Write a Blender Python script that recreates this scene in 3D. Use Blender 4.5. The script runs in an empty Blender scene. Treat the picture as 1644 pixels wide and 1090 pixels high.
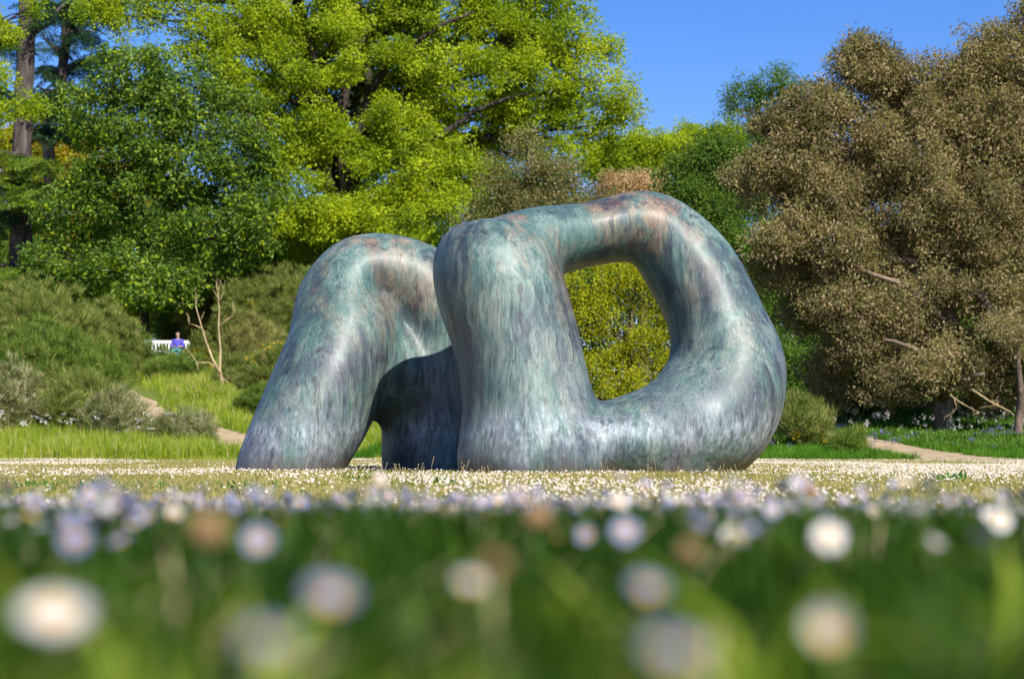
import bpy, bmesh, math, random
import numpy as np
from mathutils import Vector, Matrix, Euler

random.seed(7)
RNG = np.random.default_rng(7)
SC = bpy.context.scene
COL = SC.collection
PI = math.pi

# ------------------------------------------------------------------ camera
FPX = 3200.0                       # focal length in photo pixels (70 mm on 36 mm over 1644 px)
CAM_H = 0.262
TILT = math.atan(175 / FPX)
cam_d = bpy.data.cameras.new('camera')
cam_d.lens = FPX / 1644 * 36
cam_d.sensor_width = 36
cam_d.clip_start = 0.05
cam_d.clip_end = 2000
cam_d.dof.use_dof = True
cam_d.dof.focus_distance = 22.0
cam_d.dof.aperture_fstop = 3.4
cam = bpy.data.objects.new('camera', cam_d)
cam.location = (0, 0, CAM_H)
cam.rotation_euler = (PI / 2 + TILT, 0, 0)
COL.objects.link(cam)
SC.camera = cam

# ------------------------------------------------------------------ sky, sun, exposure
SUN_EL, SUN_AZ = math.radians(43), math.radians(28)      # azimuth: to the right of straight behind the camera
SUN = Vector((math.sin(SUN_AZ) * math.cos(SUN_EL), -math.cos(SUN_AZ) * math.cos(SUN_EL), math.sin(SUN_EL)))
world = bpy.data.worlds.new('World')
SC.world = world
world.use_nodes = True
wn = world.node_tree
wn.nodes.clear()
sky = wn.nodes.new('ShaderNodeTexSky')
sky.sky_type = 'NISHITA'
sky.sun_disc = False
sky.sun_elevation = SUN_EL
sky.sun_rotation = PI - SUN_AZ
sky.air_density = 1.0
sky.dust_density = 0.0
sky.ozone_density = 5.0
hs = wn.nodes.new('ShaderNodeHueSaturation')
hs.inputs['Saturation'].default_value = 1.3
bg = wn.nodes.new('ShaderNodeBackground')
bg.inputs['Strength'].default_value = 0.088
wo = wn.nodes.new('ShaderNodeOutputWorld')
wn.links.new(sky.outputs[0], hs.inputs['Color'])
tint = wn.nodes.new('ShaderNodeMix'); tint.data_type = 'RGBA'; tint.blend_type = 'MULTIPLY'
tint.inputs[0].default_value = 1; tint.inputs[7].default_value = (1.0, 0.80, 1.0, 1)
wn.links.new(hs.outputs[0], tint.inputs[6])
wn.links.new(tint.outputs[2], bg.inputs['Color'])
wn.links.new(bg.outputs[0], wo.inputs['Surface'])

sun_d = bpy.data.lights.new('sun', 'SUN')
sun_d.energy = 5.0
sun_d.angle = math.radians(0.5)
sun_d.color = (1.0, 0.95, 0.86)
sun = bpy.data.objects.new('sun', sun_d)
sun.rotation_euler = SUN.to_track_quat('Z', 'Y').to_euler()
sun.location = (20, -30, 40)
COL.objects.link(sun)

SC.view_settings.view_transform = 'Standard'
SC.view_settings.look = 'None'
SC.view_settings.gamma = 1
SC.view_settings.use_curve_mapping = False
SC.view_settings.exposure = 0.8
SC.render.engine = 'CYCLES'
cy = SC.cycles
cy.use_denoising = True
cy.max_bounces = 7
cy.diffuse_bounces = 3
cy.glossy_bounces = 3
cy.transmission_bounces = 4
cy.transparent_max_bounces = 6
cy.caustics_reflective = False
cy.caustics_refractive = False
cy.sample_clamp_indirect = 6

# ------------------------------------------------------------------ helpers
def P(px, py, d):
    """Point on the photograph's ray (px, py) at distance d along +Y."""
    v = 545 - py
    yy = FPX * math.cos(TILT) - v * math.sin(TILT)
    zz = FPX * math.sin(TILT) + v * math.cos(TILT)
    k = d / yy
    return Vector(((px - 822) * k, d, CAM_H + zz * k))

def X(px, d):
    return (px - 822) / FPX * d

def sstep(a, b, x):
    t = np.clip((np.asarray(x, float) - a) / (b - a), 0, 1)
    return t * t * (3 - 2 * t)

def ground_z(x, y):
    x = np.asarray(x, float); y = np.asarray(y, float)
    hump = 0.125 * (1 - sstep(2.3, 6.4, y)) * sstep(-4.5, -1.5, y)
    zl = 0.118 * np.clip(y - 46.6, 0, 36) + 0.04 * np.clip(y - 82.6, 0, 100)
    zr = 0.056 * np.clip(y - 46.6, 0, 60)
    s = sstep(-5.0, 3.0, x)
    rise = (1 - s) * zl + s * zr
    und = 0.012 * np.sin(x * 0.9 + 1.3) * np.sin(y * 0.55) * sstep(3, 8, y)
    und2 = 0.18 * np.sin(x * 0.33 + y * 0.21) * np.sin(y * 0.17 - x * 0.1) * sstep(48, 60, y)
    return hump + rise + und * (1 - sstep(15, 19, y) * (1 - sstep(27, 31, y))) + und2

def gz(x, y):
    return float(ground_z(x, y))

def tag(o, label=None, cat=None, group=None, kind=None):
    if label: o['label'] = label
    if cat: o['category'] = cat
    if group: o['group'] = group
    if kind: o['kind'] = kind
    return o

def empty(name, loc, rz=0):
    o = bpy.data.objects.new(name, None)
    o.empty_display_size = 0.2
    o.location = loc
    o.rotation_euler = (0, 0, rz)
    COL.objects.link(o)
    return o

def obj(name, me, parent=None, loc=None, link=True):
    o = bpy.data.objects.new(name, me)
    if link: COL.objects.link(o)
    if parent is not None: o.parent = parent
    if loc is not None: o.location = loc
    return o

def mesh_np(name, V, F, mats=(), mi=None, smooth=False):
    """V (n,3), F list/array of faces (all same size if array)."""
    me = bpy.data.meshes.new(name)
    V = np.asarray(V, np.float32).reshape(-1, 3)
    if isinstance(F, np.ndarray):
        n, k = F.shape
        me.vertices.add(len(V)); me.vertices.foreach_set('co', V.ravel())
        me.loops.add(n * k); me.loops.foreach_set('vertex_index', F.astype(np.int32).ravel())
        me.polygons.add(n)
        me.polygons.foreach_set('loop_start', np.arange(0, n * k, k, dtype=np.int32))
        me.polygons.foreach_set('loop_total', np.full(n, k, np.int32))
        me.update(calc_edges=True)
    else:
        me.from_pydata([tuple(map(float, v)) for v in V], [], [tuple(f) for f in F])
        me.update()
    for m in mats: me.materials.append(m)
    if mi is not None:
        me.polygons.foreach_set('material_index', np.asarray(mi, np.int32))
    if smooth:
        me.polygons.foreach_set('use_smooth', np.ones(len(me.polygons), bool))
    return me

class MB:
    def __init__(self): self.V, self.F, self.M = [], [], []
    def add(self, V, F, m=0):
        o = len(self.V)
        self.V += [tuple(v) for v in V]
        self.F += [tuple(i + o for i in f) for f in F]
        self.M += [m] * len(F)
    def box(self, c, s, rot=None, m=0):
        hx, hy, hz = s[0] / 2, s[1] / 2, s[2] / 2
        vs = [Vector((x * hx, y * hy, z * hz)) for x in (-1, 1) for y in (-1, 1) for z in (-1, 1)]
        if rot is not None: vs = [rot @ v for v in vs]
        vs = [v + Vector(c) for v in vs]
        self.add(vs, [(0, 1, 3, 2), (4, 6, 7, 5), (0, 4, 5, 1), (2, 3, 7, 6), (0, 2, 6, 4), (1, 5, 7, 3)], m)
    def tube(self, pts, rad, seg=8, m=0, jitter=0.0, rnd=random):
        pts = [Vector(p) for p in pts]
        rings = []
        up = Vector((0.13, 0.31, 0.94)).normalized()
        prev = None
        for i, p in enumerate(pts):
            a = pts[max(i - 1, 0)]; b = pts[min(i + 1, len(pts) - 1)]
            t = (b - a)
            t = t.normalized() if t.length > 1e-9 else Vector((0, 0, 1))
            if prev is None:
                u = t.cross(Vector((1, 0, 0)) if abs(t.x) < 0.8 else Vector((0, 1, 0))).normalized()
            else:
                u = (prev - t * prev.dot(t)).normalized()
            prev = u
            w = t.cross(u)
            r = rad[i]
            ring = []
            for k in range(seg):
                an = 2 * PI * k / seg
                rr = r * (1 + (rnd.uniform(-jitter, jitter) if jitter else 0))
                ring.append(p + (u * math.cos(an) + w * math.sin(an)) * rr)
            rings.append(ring)
        V = [v for r_ in rings for v in r_]
        F = []
        for i in range(len(rings) - 1):
            for k in range(seg):
                k2 = (k + 1) % seg
                F.append((i * seg + k, i * seg + k2, (i + 1) * seg + k2, (i + 1) * seg + k))
        F.append(tuple(range(seg))[::-1])
        F.append(tuple((len(rings) - 1) * seg + k for k in range(seg)))
        self.add(V, F, m)
    def build(self, name, mats, parent=None, smooth=True, loc=None):
        me = bpy.data.meshes.new(name)
        me.from_pydata([tuple(v) for v in self.V], [], self.F)
        for m in (mats if isinstance(mats, (list, tuple)) else [mats]): me.materials.append(m)
        me.polygons.foreach_set('material_index', self.M)
        if smooth: me.polygons.foreach_set('use_smooth', [True] * len(me.polygons))
        me.update()
        return obj(name, me, parent, loc)

# ---- geometry-node scatter: instances of source meshes on the vertices of a point mesh
def scatter(name, pts, rot, scl, var, sources, parent=None):
    pts = np.asarray(pts, np.float32); n = len(pts)
    me = bpy.data.meshes.new(name)
    me.vertices.add(n); me.vertices.foreach_set('co', pts.ravel())
    a = me.attributes.new('rot', 'FLOAT_VECTOR', 'POINT'); a.data.foreach_set('vector', np.asarray(rot, np.float32).ravel())
    a = me.attributes.new('scl', 'FLOAT', 'POINT'); a.data.foreach_set('value', np.asarray(scl, np.float32).ravel())
    a = me.attributes.new('variant', 'INT', 'POINT'); a.data.foreach_set('value', np.asarray(var, np.int32).ravel())
    for s in sources:
        for m in s.data.materials:
            if m.name not in me.materials: me.materials.append(m)
    o = obj(name, me, parent)
    key = 'scatter_' + '_'.join(s.name for s in sources)
    ng = bpy.data.node_groups.get(key)
    if ng is None:
        ng = bpy.data.node_groups.new(key, 'GeometryNodeTree')
        ng.interface.new_socket('Geometry', in_out='INPUT', socket_type='NodeSocketGeometry')
        ng.interface.new_socket('Geometry', in_out='OUTPUT', socket_type='NodeSocketGeometry')
        N, L = ng.nodes, ng.links
        gi = N.new('NodeGroupInput'); go = N.new('NodeGroupOutput')
        ar = N.new('GeometryNodeInputNamedAttribute'); ar.data_type = 'FLOAT_VECTOR'; ar.inputs['Name'].default_value = 'rot'
        asx = N.new('GeometryNodeInputNamedAttribute'); asx.data_type = 'FLOAT'; asx.inputs['Name'].default_value = 'scl'
        av = N.new('GeometryNodeInputNamedAttribute'); av.data_type = 'INT'; av.inputs['Name'].default_value = 'variant'
        er = N.new('FunctionNodeEulerToRotation')
        L.new(ar.outputs[0], er.inputs[0])
        jn = N.new('GeometryNodeJoinGeometry')
        for i, s in enumerate(sources):
            cmp_ = N.new('FunctionNodeCompare'); cmp_.data_type = 'INT'; cmp_.operation = 'EQUAL'
            ins = [k for k in cmp_.inputs if k.type == 'INT']
            L.new(av.outputs[0], ins[0]); ins[1].default_value = i
            oi = N.new('GeometryNodeObjectInfo'); oi.inputs['Object'].default_value = s
            oi.inputs['As Instance'].default_value = True
            ip = N.new('GeometryNodeInstanceOnPoints')
            L.new(gi.outputs[0], ip.inputs['Points'])
            L.new(cmp_.outputs[0], ip.inputs['Selection'])
            L.new(oi.outputs['Geometry'], ip.inputs['Instance'])
            L.new(er.outputs[0], ip.inputs['Rotation'])
            L.new(asx.outputs[0], ip.inputs['Scale'])
            L.new(ip.outputs[0], jn.inputs[0])
        L.new(jn.outputs[0], go.inputs[0])
    md = o.modifiers.new('scatter', 'NODES'); md.node_group = ng
    return o

def rand_rot(n, tilt=PI):
    r = np.zeros((n, 3))
    r[:, 0] = RNG.uniform(-tilt, tilt, n); r[:, 1] = RNG.uniform(-tilt, tilt, n); r[:, 2] = RNG.uniform(0, 2 * PI, n)
    return r

# ------------------------------------------------------------------ materials
def newmat(name):
    m = bpy.data.materials.new(name); m.use_nodes = True
    nt = m.node_tree; nt.nodes.clear()
    out = nt.nodes.new('ShaderNodeOutputMaterial')
    return m, nt, nt.nodes, nt.links, out

def ramp(N, stops):
    r = N.new('ShaderNodeValToRGB')
    e = r.color_ramp.elements
    while len(e) < len(stops): e.new(0.5)
    for k, (p, c) in enumerate(stops):
        e[k].position = p; e[k].color = (c[0], c[1], c[2], 1)
    return r

def mixc(N, L, fac, a, b, mode='MIX'):
    m = N.new('ShaderNodeMix'); m.data_type = 'RGBA'; m.blend_type = mode
    for sock, v in ((m.inputs[0], fac), (m.inputs[6], a), (m.inputs[7], b)):
        if hasattr(v, 'is_linked'): L.new(v, sock)
        elif isinstance(v, (int, float)): sock.default_value = v
        else: sock.default_value = (v[0], v[1], v[2], 1)
    return m.outputs[2]

def mth(N, L, op, a, b=None, c=None, clamp=False):
    m = N.new('ShaderNodeMath'); m.operation = op; m.use_clamp = clamp
    for i, v in enumerate((a, b, c)):
        if v is None: continue
        if hasattr(v, 'is_linked'): L.new(v, m.inputs[i])
        else: m.inputs[i].default_value = v
    return m.outputs[0]

def noise(N, L, vec, scale, detail=4, rough=0.55, dist=0.0):
    n = N.new('ShaderNodeTexNoise'); n.inputs['Scale'].default_value = scale
    n.inputs['Detail'].default_value = detail; n.inputs['Roughness'].default_value = rough
    n.inputs['Distortion'].default_value = dist
    if vec is not None: L.new(vec, n.inputs['Vector'])
    return n.outputs[0]

def mapping(N, L, vec, scale=(1, 1, 1), loc=(0, 0, 0)):
    m = N.new('ShaderNodeMapping'); m.inputs['Scale'].default_value = scale; m.inputs['Location'].default_value = loc
    L.new(vec, m.inputs['Vector']); return m.outputs[0]

def leaf_mat(name, cols, trans=0.45, gloss=0.12, rough=0.45, clump=0.35):
    gloss *= .3; rough = .55
    """Leaves: colour differs from sprig to sprig and between regions of a crown."""
    m, nt, N, L, out = newmat(name)
    oi = N.new('ShaderNodeObjectInfo')
    geo = N.new('ShaderNodeNewGeometry')
    nz = noise(N, L, geo.outputs['Position'], clump, 2)
    f = mth(N, L, 'ADD', mth(N, L, 'MULTIPLY', oi.outputs['Random'], 0.6), mth(N, L, 'MULTIPLY', mth(N, L, 'SUBTRACT', nz, 0.36), 1.5), clamp=True)
    k = len(cols)
    r = ramp(N, [(i / (k - 1) if k > 1 else 0, c) for i, c in enumerate(cols)])
    L.new(f, r.inputs[0])
    d = N.new('ShaderNodeBsdfDiffuse'); t = N.new('ShaderNodeBsdfTranslucent'); g = N.new('ShaderNodeBsdfGlossy')
    g.inputs['Roughness'].default_value = rough
    g.inputs['Color'].default_value = (0.6, 0.75, 0.4, 1)
    L.new(r.outputs[0], d.inputs[0])
    tc = mixc(N, L, 1.0, r.outputs[0], (1.35, 1.25, 0.5), 'MULTIPLY')
    L.new(tc, t.inputs[0])
    m1 = N.new('ShaderNodeMixShader'); m1.inputs[0].default_value = trans
    L.new(d.outputs[0], m1.inputs[1]); L.new(t.outputs[0], m1.inputs[2])
    m2 = N.new('ShaderNodeMixShader'); m2.inputs[0].default_value = gloss
    L.new(m1.outputs[0], m2.inputs[1]); L.new(g.outputs[0], m2.inputs[2])
    L.new(m2.outputs[0], out.inputs[0])
    return m

def bark_mat(name, c1, c2, scale=6):
    m, nt, N, L, out = newmat(name)
    tc = N.new('ShaderNodeTexCoord')
    v = mapping(N, L, tc.outputs['Object'], (scale, scale, scale * 0.22))
    n1 = noise(N, L, v, 1.0, 6, 0.65, 0.6)
    n2 = noise(N, L, tc.outputs['Object'], 0.8, 3)
    r = ramp(N, [(0.3, [k * 0.35 for k in c1]), (0.5, c1), (0.72, c2)])
    L.new(mth(N, L, 'ADD', mth(N, L, 'MULTIPLY', n1, 0.75), mth(N, L, 'MULTIPLY', n2, 0.25)), r.inputs[0])
    b = N.new('ShaderNodeBsdfPrincipled'); b.inputs['Roughness'].default_value = 0.9
    b.inputs['Specular IOR Level'].default_value = 0.2
    L.new(r.outputs[0], b.inputs['Base Color'])
    bp = N.new('ShaderNodeBump'); bp.inputs['Strength'].default_value = 0.9; bp.inputs['Distance'].default_value = 0.06
    L.new(n1, bp.inputs['Height']); L.new(bp.outputs[0], b.inputs['Normal'])
    L.new(b.outputs[0], out.inputs[0])
    return m

def plain_mat(name, c, rough=0.6, metal=0.0, var=0.12, scale=8):
    m, nt, N, L, out = newmat(name)
    tc = N.new('ShaderNodeTexCoord')
    n = noise(N, L, tc.outputs['Object'], scale, 4)
    r = ramp(N, [(0.3, [k * (1 - var) for k in c]), (0.7, [min(1, k * (1 + var)) for k in c])])
    L.new(n, r.inputs[0])
    b = N.new('ShaderNodeBsdfPrincipled'); b.inputs['Roughness'].default_value = rough; b.inputs['Metallic'].default_value = metal
    L.new(r.outputs[0], b.inputs['Base Color']); L.new(b.outputs[0], out.inputs[0])
    return m

def bronze_mat(name, seed):
    """Weathered outdoor bronze: verdigris, blue-grey, rust and lime runs, pale salt bloom near the foot."""
    m, nt, N, L, out = newmat(name)
    tc = N.new('ShaderNodeTexCoord')
    o = mapping(N, L, tc.outputs['Object'], (1, 1, 1), (seed * 3.1, seed * 1.7, 0))
    sep = N.new('ShaderNodeSeparateXYZ'); L.new(tc.outputs['Object'], sep.inputs[0])
    z = sep.outputs[2]
    warp = N.new('ShaderNodeVectorMath'); warp.operation = 'ADD'
    wn_ = N.new('ShaderNodeTexNoise'); wn_.inputs['Scale'].default_value = 1.4; wn_.inputs['Detail'].default_value = 3
    L.new(o, wn_.inputs['Vector'])
    ws = N.new('ShaderNodeVectorMath'); ws.operation = 'SCALE'; ws.inputs['Scale'].default_value = 0.35
    L.new(wn_.outputs[1], ws.inputs[0]); L.new(o, warp.inputs[0]); L.new(ws.outputs[0], warp.inputs[1])
    wv = warp.outputs[0]
    big = noise(N, L, wv, 0.85, 5, 0.6)
    med = noise(N, L, mapping(N, L, wv, (1, 1, 0.6), (5, 9, 2)), 2.6, 6, 0.68)
    streak = noise(N, L, mapping(N, L, wv, (9, 9, 0.75), (3, 1, 7)), 1.0, 6, 0.62)
    fine = noise(N, L, mapping(N, L, o, (46, 46, 5), (0, 0, 0)), 1.0, 5, 0.7)
    # base between blue-grey and green
    c = ramp(N, [(0.38, (0.016, 0.028, 0.036)), (0.46, (0.038, 0.07, 0.08)), (0.52, (0.05, 0.13, 0.11)), (0.58, (0.09, 0.17, 0.15)), (0.68, (0.18, 0.24, 0.225))])
    L.new(mth(N, L, 'ADD', mth(N, L, 'MULTIPLY', big, 0.45), mth(N, L, 'ADD', mth(N, L, 'MULTIPLY', med, 0.3), mth(N, L, 'MULTIPLY', streak, 0.28))), c.inputs[0])
    col = c.outputs[0]
    hi = mth(N, L, 'MULTIPLY', mth(N, L, 'SUBTRACT', z, 1.2), 0.6, clamp=True)            # more green/rust up high
    lo = mth(N, L, 'SUBTRACT', 1.0, mth(N, L, 'MULTIPLY', mth(N, L, 'SUBTRACT', z, 0.2), 0.55), clamp=True)
    # violet-grey patina patches in the lower half
    r = ramp(N, [(0.45, (0, 0, 0)), (0.6, (1, 1, 1))]); L.new(noise(N, L, mapping(N, L, wv, (1, 1, .5), (11, 3, 5)), 1.5, 5, .6), r.inputs[0])
    col = mixc(N, L, mth(N, L, 'MULTIPLY', mth(N, L, 'MULTIPLY', r.outputs[0], lo), 0.75), col, (0.12, 0.12, 0.165))
    # pale lime bloom in streaks
    r = ramp(N, [(0.5, (0, 0, 0)), (0.66, (1, 1, 1))]); L.new(mth(N, L, 'ADD', mth(N, L, 'MULTIPLY', streak, 0.55), mth(N, L, 'MULTIPLY', noise(N, L, mapping(N, L, o, (1, 1, 1), (2, 8, 4)), 1.1, 3), 0.45)), r.inputs[0])
    col = mixc(N, L, mth(N, L, 'MULTIPLY', r.outputs[0], 0.55), col, (0.25, 0.29, 0.235))
    # rust / ochre patches, mostly high
    r = ramp(N, [(0.505, (0, 0, 0)), (0.62, (1, 1, 1))]); L.new(mth(N, L, 'ADD', mth(N, L, 'MULTIPLY', noise(N, L, mapping(N, L, wv, (1.6, 1.6, .45), (21, 13, 2)), 1.25, 6, .65), .8), mth(N, L, 'MULTIPLY', streak, .22)), r.inputs[0])
    rust = ramp(N, [(0.35, (0.12, 0.045, 0.035)), (0.5, (0.26, 0.12, 0.055)), (0.68, (0.34, 0.22, 0.11))]); L.new(med, rust.inputs[0])
    col = mixc(N, L, mth(N, L, 'MULTIPLY', r.outputs[0], mth(N, L, 'ADD', mth(N, L, 'MULTIPLY', hi, 0.65), 0.12)), col, rust.outputs[0])
    # dark runs
    dr = noise(N, L, mapping(N, L, wv, (7, 7, 0.35), (9, 2, 3)), 1.0, 5, .7)
    r = ramp(N, [(0.60, (0, 0, 0)), (0.66, (1, 1, 1))]); L.new(dr, r.inputs[0])
    col = mixc(N, L, mth(N, L, 'MULTIPLY', r.outputs[0], 0.72), col, (0.022, 0.024, 0.04))
    # thin dark and pale runs that follow gravity
    tr = noise(N, L, mapping(N, L, wv, (24, 24, 0.45), (1, 4, 3)), 1.0, 3, .6)
    msk = noise(N, L, mapping(N, L, wv, (1.2, 1.2, 1.2), (6, 4, 3)), 1.0, 3, .6)
    r = ramp(N, [(0.60, (0, 0, 0)), (0.68, (1, 1, 1))]); L.new(mth(N, L, 'ADD', mth(N, L, 'MULTIPLY', tr, .75), mth(N, L, 'MULTIPLY', msk, .3)), r.inputs[0])
    col = mixc(N, L, mth(N, L, 'MULTIPLY', r.outputs[0], 0.7), col, (0.02, 0.022, 0.035))
    r = ramp(N, [(0.30, (1, 1, 1)), (0.37, (0, 0, 0))]); L.new(tr, r.inputs[0])
    col = mixc(N, L, mth(N, L, 'MULTIPLY', r.outputs[0], 0.35), col, (0.27, 0.31, 0.27))
    # salt bloom band near the ground
    zb = mth(N, L, 'ADD', z, mth(N, L, 'MULTIPLY', mth(N, L, 'SUBTRACT', med, 0.5), 0.9))
    b1 = mth(N, L, 'SUBTRACT', 1.0, mth(N, L, 'MULTIPLY', mth(N, L, 'ABSOLUTE', mth(N, L, 'SUBTRACT', zb, 0.42)), 3.4), clamp=True)
    r = ramp(N, [(0.42, (0, 0, 0)), (0.62, (1, 1, 1))]); L.new(noise(N, L, mapping(N, L, o, (14, 14, 5)), 1.0, 6, .75), r.inputs[0])
    col = mixc(N, L, mth(N, L, 'MULTIPLY', mth(N, L, 'MULTIPLY', b1, r.outputs[0]), 0.85), col, (0.34, 0.40, 0.45))
    # earth splash at the foot and faint cast seams
    ft = mth(N, L, 'SUBTRACT', 1.0, mth(N, L, 'MULTIPLY', mth(N, L, 'ADD', z, mth(N, L, 'MULTIPLY', mth(N, L, 'SUBTRACT', med, .5), .35)), 5.5), clamp=True)
    col = mixc(N, L, mth(N, L, 'MULTIPLY', ft, .75), col, (0.085, 0.06, 0.045))
    for zz_ in (1.28, 2.16):
        sm = mth(N, L, 'SUBTRACT', 1.0, mth(N, L, 'MULTIPLY', mth(N, L, 'ABSOLUTE', mth(N, L, 'SUBTRACT', mth(N, L, 'ADD', z, mth(N, L, 'MULTIPLY', big, .22)), zz_)), 90), clamp=True)
        col = mixc(N, L, mth(N, L, 'MULTIPLY', sm, .2), col, (0.03, 0.035, 0.04))
    # fine grain
    r = ramp(N, [(0.25, (0.45, 0.46, 0.5)), (0.5, (0.95, 0.97, 1.0)), (0.75, (1.5, 1.5, 1.48))]); L.new(fine, r.inputs[0])
    col = mixc(N, L, 1.0, col, r.outputs[0], 'MULTIPLY')
    hsv = N.new('ShaderNodeHueSaturation'); hsv.inputs['Saturation'].default_value = .8
    L.new(col, hsv.inputs['Color']); col = hsv.outputs[0]
    b = N.new('ShaderNodeBsdfPrincipled')
    L.new(col, b.inputs['Base Color'])
    b.inputs['Metallic'].default_value = 0.1
    b.inputs['Specular IOR Level'].default_value = 0.45
    rr = ramp(N, [(0.3, (0.46,) * 3), (0.7, (0.68,) * 3)]); L.new(mth(N, L, 'ADD', mth(N, L, 'MULTIPLY', med, .5), mth(N, L, 'MULTIPLY', fine, .5)), rr.inputs[0])
    L.new(rr.outputs[0], b.inputs['Roughness'])
    b.inputs['Coat Weight'].default_value = 0.16
    b.inputs['Coat Roughness'].default_value = 0.36
    bp = N.new('ShaderNodeBump'); bp.inputs['Strength'].default_value = 0.35; bp.inputs['Distance'].default_value = 0.01
    L.new(fine, bp.inputs['Height'])
    bp2 = N.new('ShaderNodeBump'); bp2.inputs['Strength'].default_value = 0.25; bp2.inputs['Distance'].default_value = 0.04
    L.new(med, bp2.inputs['Height']); L.new(bp.outputs[0], bp2.inputs['Normal'])
    L.new(bp2.outputs[0], b.inputs['Normal'])
    L.new(b.outputs[0], out.inputs[0])
    return m

def ground_mat():
    m, nt, N, L, out = newmat('ground_soil_and_turf')
    geo = N.new('ShaderNodeNewGeometry')
    pos = geo.outputs['Position']
    sep = N.new('ShaderNodeSeparateXYZ'); L.new(pos, sep.inputs[0])
    n1 = noise(N, L, pos, 0.5, 6, .6)
    n2 = noise(N, L, pos, 9, 6, .75)
    n3 = noise(N, L, pos, 60, 4, .7)
    r = ramp(N, [(0.3, (0.13, 0.14, 0.03)), (0.45, (0.27, 0.22, 0.07)), (0.6, (0.38, 0.29, 0.12)), (0.75, (0.44, 0.34, 0.19))])
    L.new(mth(N, L, 'ADD', mth(N, L, 'MULTIPLY', n1, .5), mth(N, L, 'ADD', mth(N, L, 'MULTIPLY', n2, .3), mth(N, L, 'MULTIPLY', n3, .22))), r.inputs[0])
    far = mth(N, L, 'MULTIPLY', mth(N, L, 'SUBTRACT', sep.outputs[1], 46.3), 0.8, clamp=True)
    r2 = ramp(N, [(0.35, (0.08, 0.11, 0.02)), (0.6, (0.15, 0.19, 0.035)), (0.75, (0.22, 0.22, 0.08))]); L.new(n2, r2.inputs[0])
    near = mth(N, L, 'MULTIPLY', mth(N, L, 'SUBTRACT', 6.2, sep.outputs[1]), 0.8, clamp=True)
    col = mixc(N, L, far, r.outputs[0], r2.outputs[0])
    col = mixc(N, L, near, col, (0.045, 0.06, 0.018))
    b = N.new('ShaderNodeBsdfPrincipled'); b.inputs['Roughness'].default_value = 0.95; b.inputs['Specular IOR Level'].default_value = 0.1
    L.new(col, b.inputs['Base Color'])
    bp = N.new('ShaderNodeBump'); bp.inputs['Distance'].default_value = 0.02
    L.new(n3, bp.inputs['Height']); L.new(bp.outputs[0], b.inputs['Normal'])
    L.new(b.outputs[0], out.inputs[0])
    return m

M = {}
M['ground'] = ground_mat()
M['lime'] = leaf_mat('bright_spring_leaves', [(0.12, 0.20, 0.006), (0.31, 0.42, 0.010), (0.50, 0.56, 0.02)], .5)
M['oak'] = leaf_mat('mid_green_leaves', [(0.035, 0.085, 0.010), (0.09, 0.18, 0.02), (0.21, 0.31, 0.05)], .4, .16, .38)
M['dark'] = leaf_mat('deep_green_leaves', [(0.035, 0.08, 0.010), (0.075, 0.15, 0.014), (0.16, 0.26, 0.025)], .38, .14, .4)
M['holm_a'] = leaf_mat('olive_leaves', [(0.08, 0.09, 0.028), (0.18, 0.17, 0.05), (0.27, 0.25, 0.09)], .3, .12, .42)
M['holm_b'] = leaf_mat('brown_catkin_leaves', [(0.22, 0.155, 0.085), (0.37, 0.275, 0.155), (0.46, 0.36, 0.22)], .3, .08, .5)
M['pinkbrown'] = leaf_mat('pale_brown_new_leaves', [(0.36, 0.24, 0.13), (0.50, 0.35, 0.2), (0.60, 0.45, 0.28)], .35, .08)
M['yellow'] = leaf_mat('yellow_green_leaves', [(0.16, 0.20, 0.006), (0.36, 0.38, 0.008), (0.52, 0.50, 0.015)], .4, .1)
M['autumn'] = leaf_mat('golden_leaves', [(0.2, 0.2, 0.01), (0.42, 0.31, 0.02), (0.5, 0.36, 0.03)], .5)
M['cedar'] = leaf_mat('cedar_needles', [(0.015, 0.05, 0.03), (0.03, 0.08, 0.035), (0.05, 0.12, 0.045)], .2, .1)
M['cedar_lime'] = leaf_mat('cedar_lime_needles', [(0.09, 0.16, 0.015), (0.2, 0.3, 0.02), (0.3, 0.38, 0.03)], .35, .1)
M['broom'] = leaf_mat('broom_green_stems', [(0.06, 0.12, 0.012), (0.12, 0.20, 0.025), (0.19, 0.27, 0.05)], .35, .08, .5, 1.0)
M['broom_b'] = leaf_mat('broom_brown_stems', [(0.17, 0.14, 0.05), (0.27, 0.24, 0.08), (0.40, 0.34, 0.14)], .3, .05, .5, 1.0)
M['grey'] = leaf_mat('grey_heather_stems', [(0.15, 0.16, 0.075), (0.26, 0.26, 0.14), (0.44, 0.42, 0.28)], .3, .06, .5, 1.0)
M['gorse'] = leaf_mat('yellow_gorse_flowers', [(0.5, 0.32, 0.01), (0.65, 0.42, 0.01)], .3, .05)
M['grass_long'] = leaf_mat('long_meadow_grass', [(0.18, 0.28, 0.012), (0.31, 0.42, 0.03), (0.50, 0.48, 0.11)], .5, .06, .5, .6)
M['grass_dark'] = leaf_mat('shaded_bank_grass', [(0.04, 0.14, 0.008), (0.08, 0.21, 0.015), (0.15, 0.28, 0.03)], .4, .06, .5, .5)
M['turf'] = leaf_mat('short_turf', [(0.19, 0.22, 0.05), (0.36, 0.32, 0.11), (0.52, 0.42, 0.22)], .35, .05, .5, .4)
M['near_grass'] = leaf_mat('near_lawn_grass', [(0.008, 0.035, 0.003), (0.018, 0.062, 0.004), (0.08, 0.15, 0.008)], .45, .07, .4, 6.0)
M['weed'] = leaf_mat('weed_leaves', [(0.05, 0.16, 0.02), (0.10, 0.24, 0.03)], .4, .1)
M['petal'] = leaf_mat('daisy_petals', [(0.56, 0.51, 0.52), (0.74, 0.70, 0.70)], .25, .04)
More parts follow.
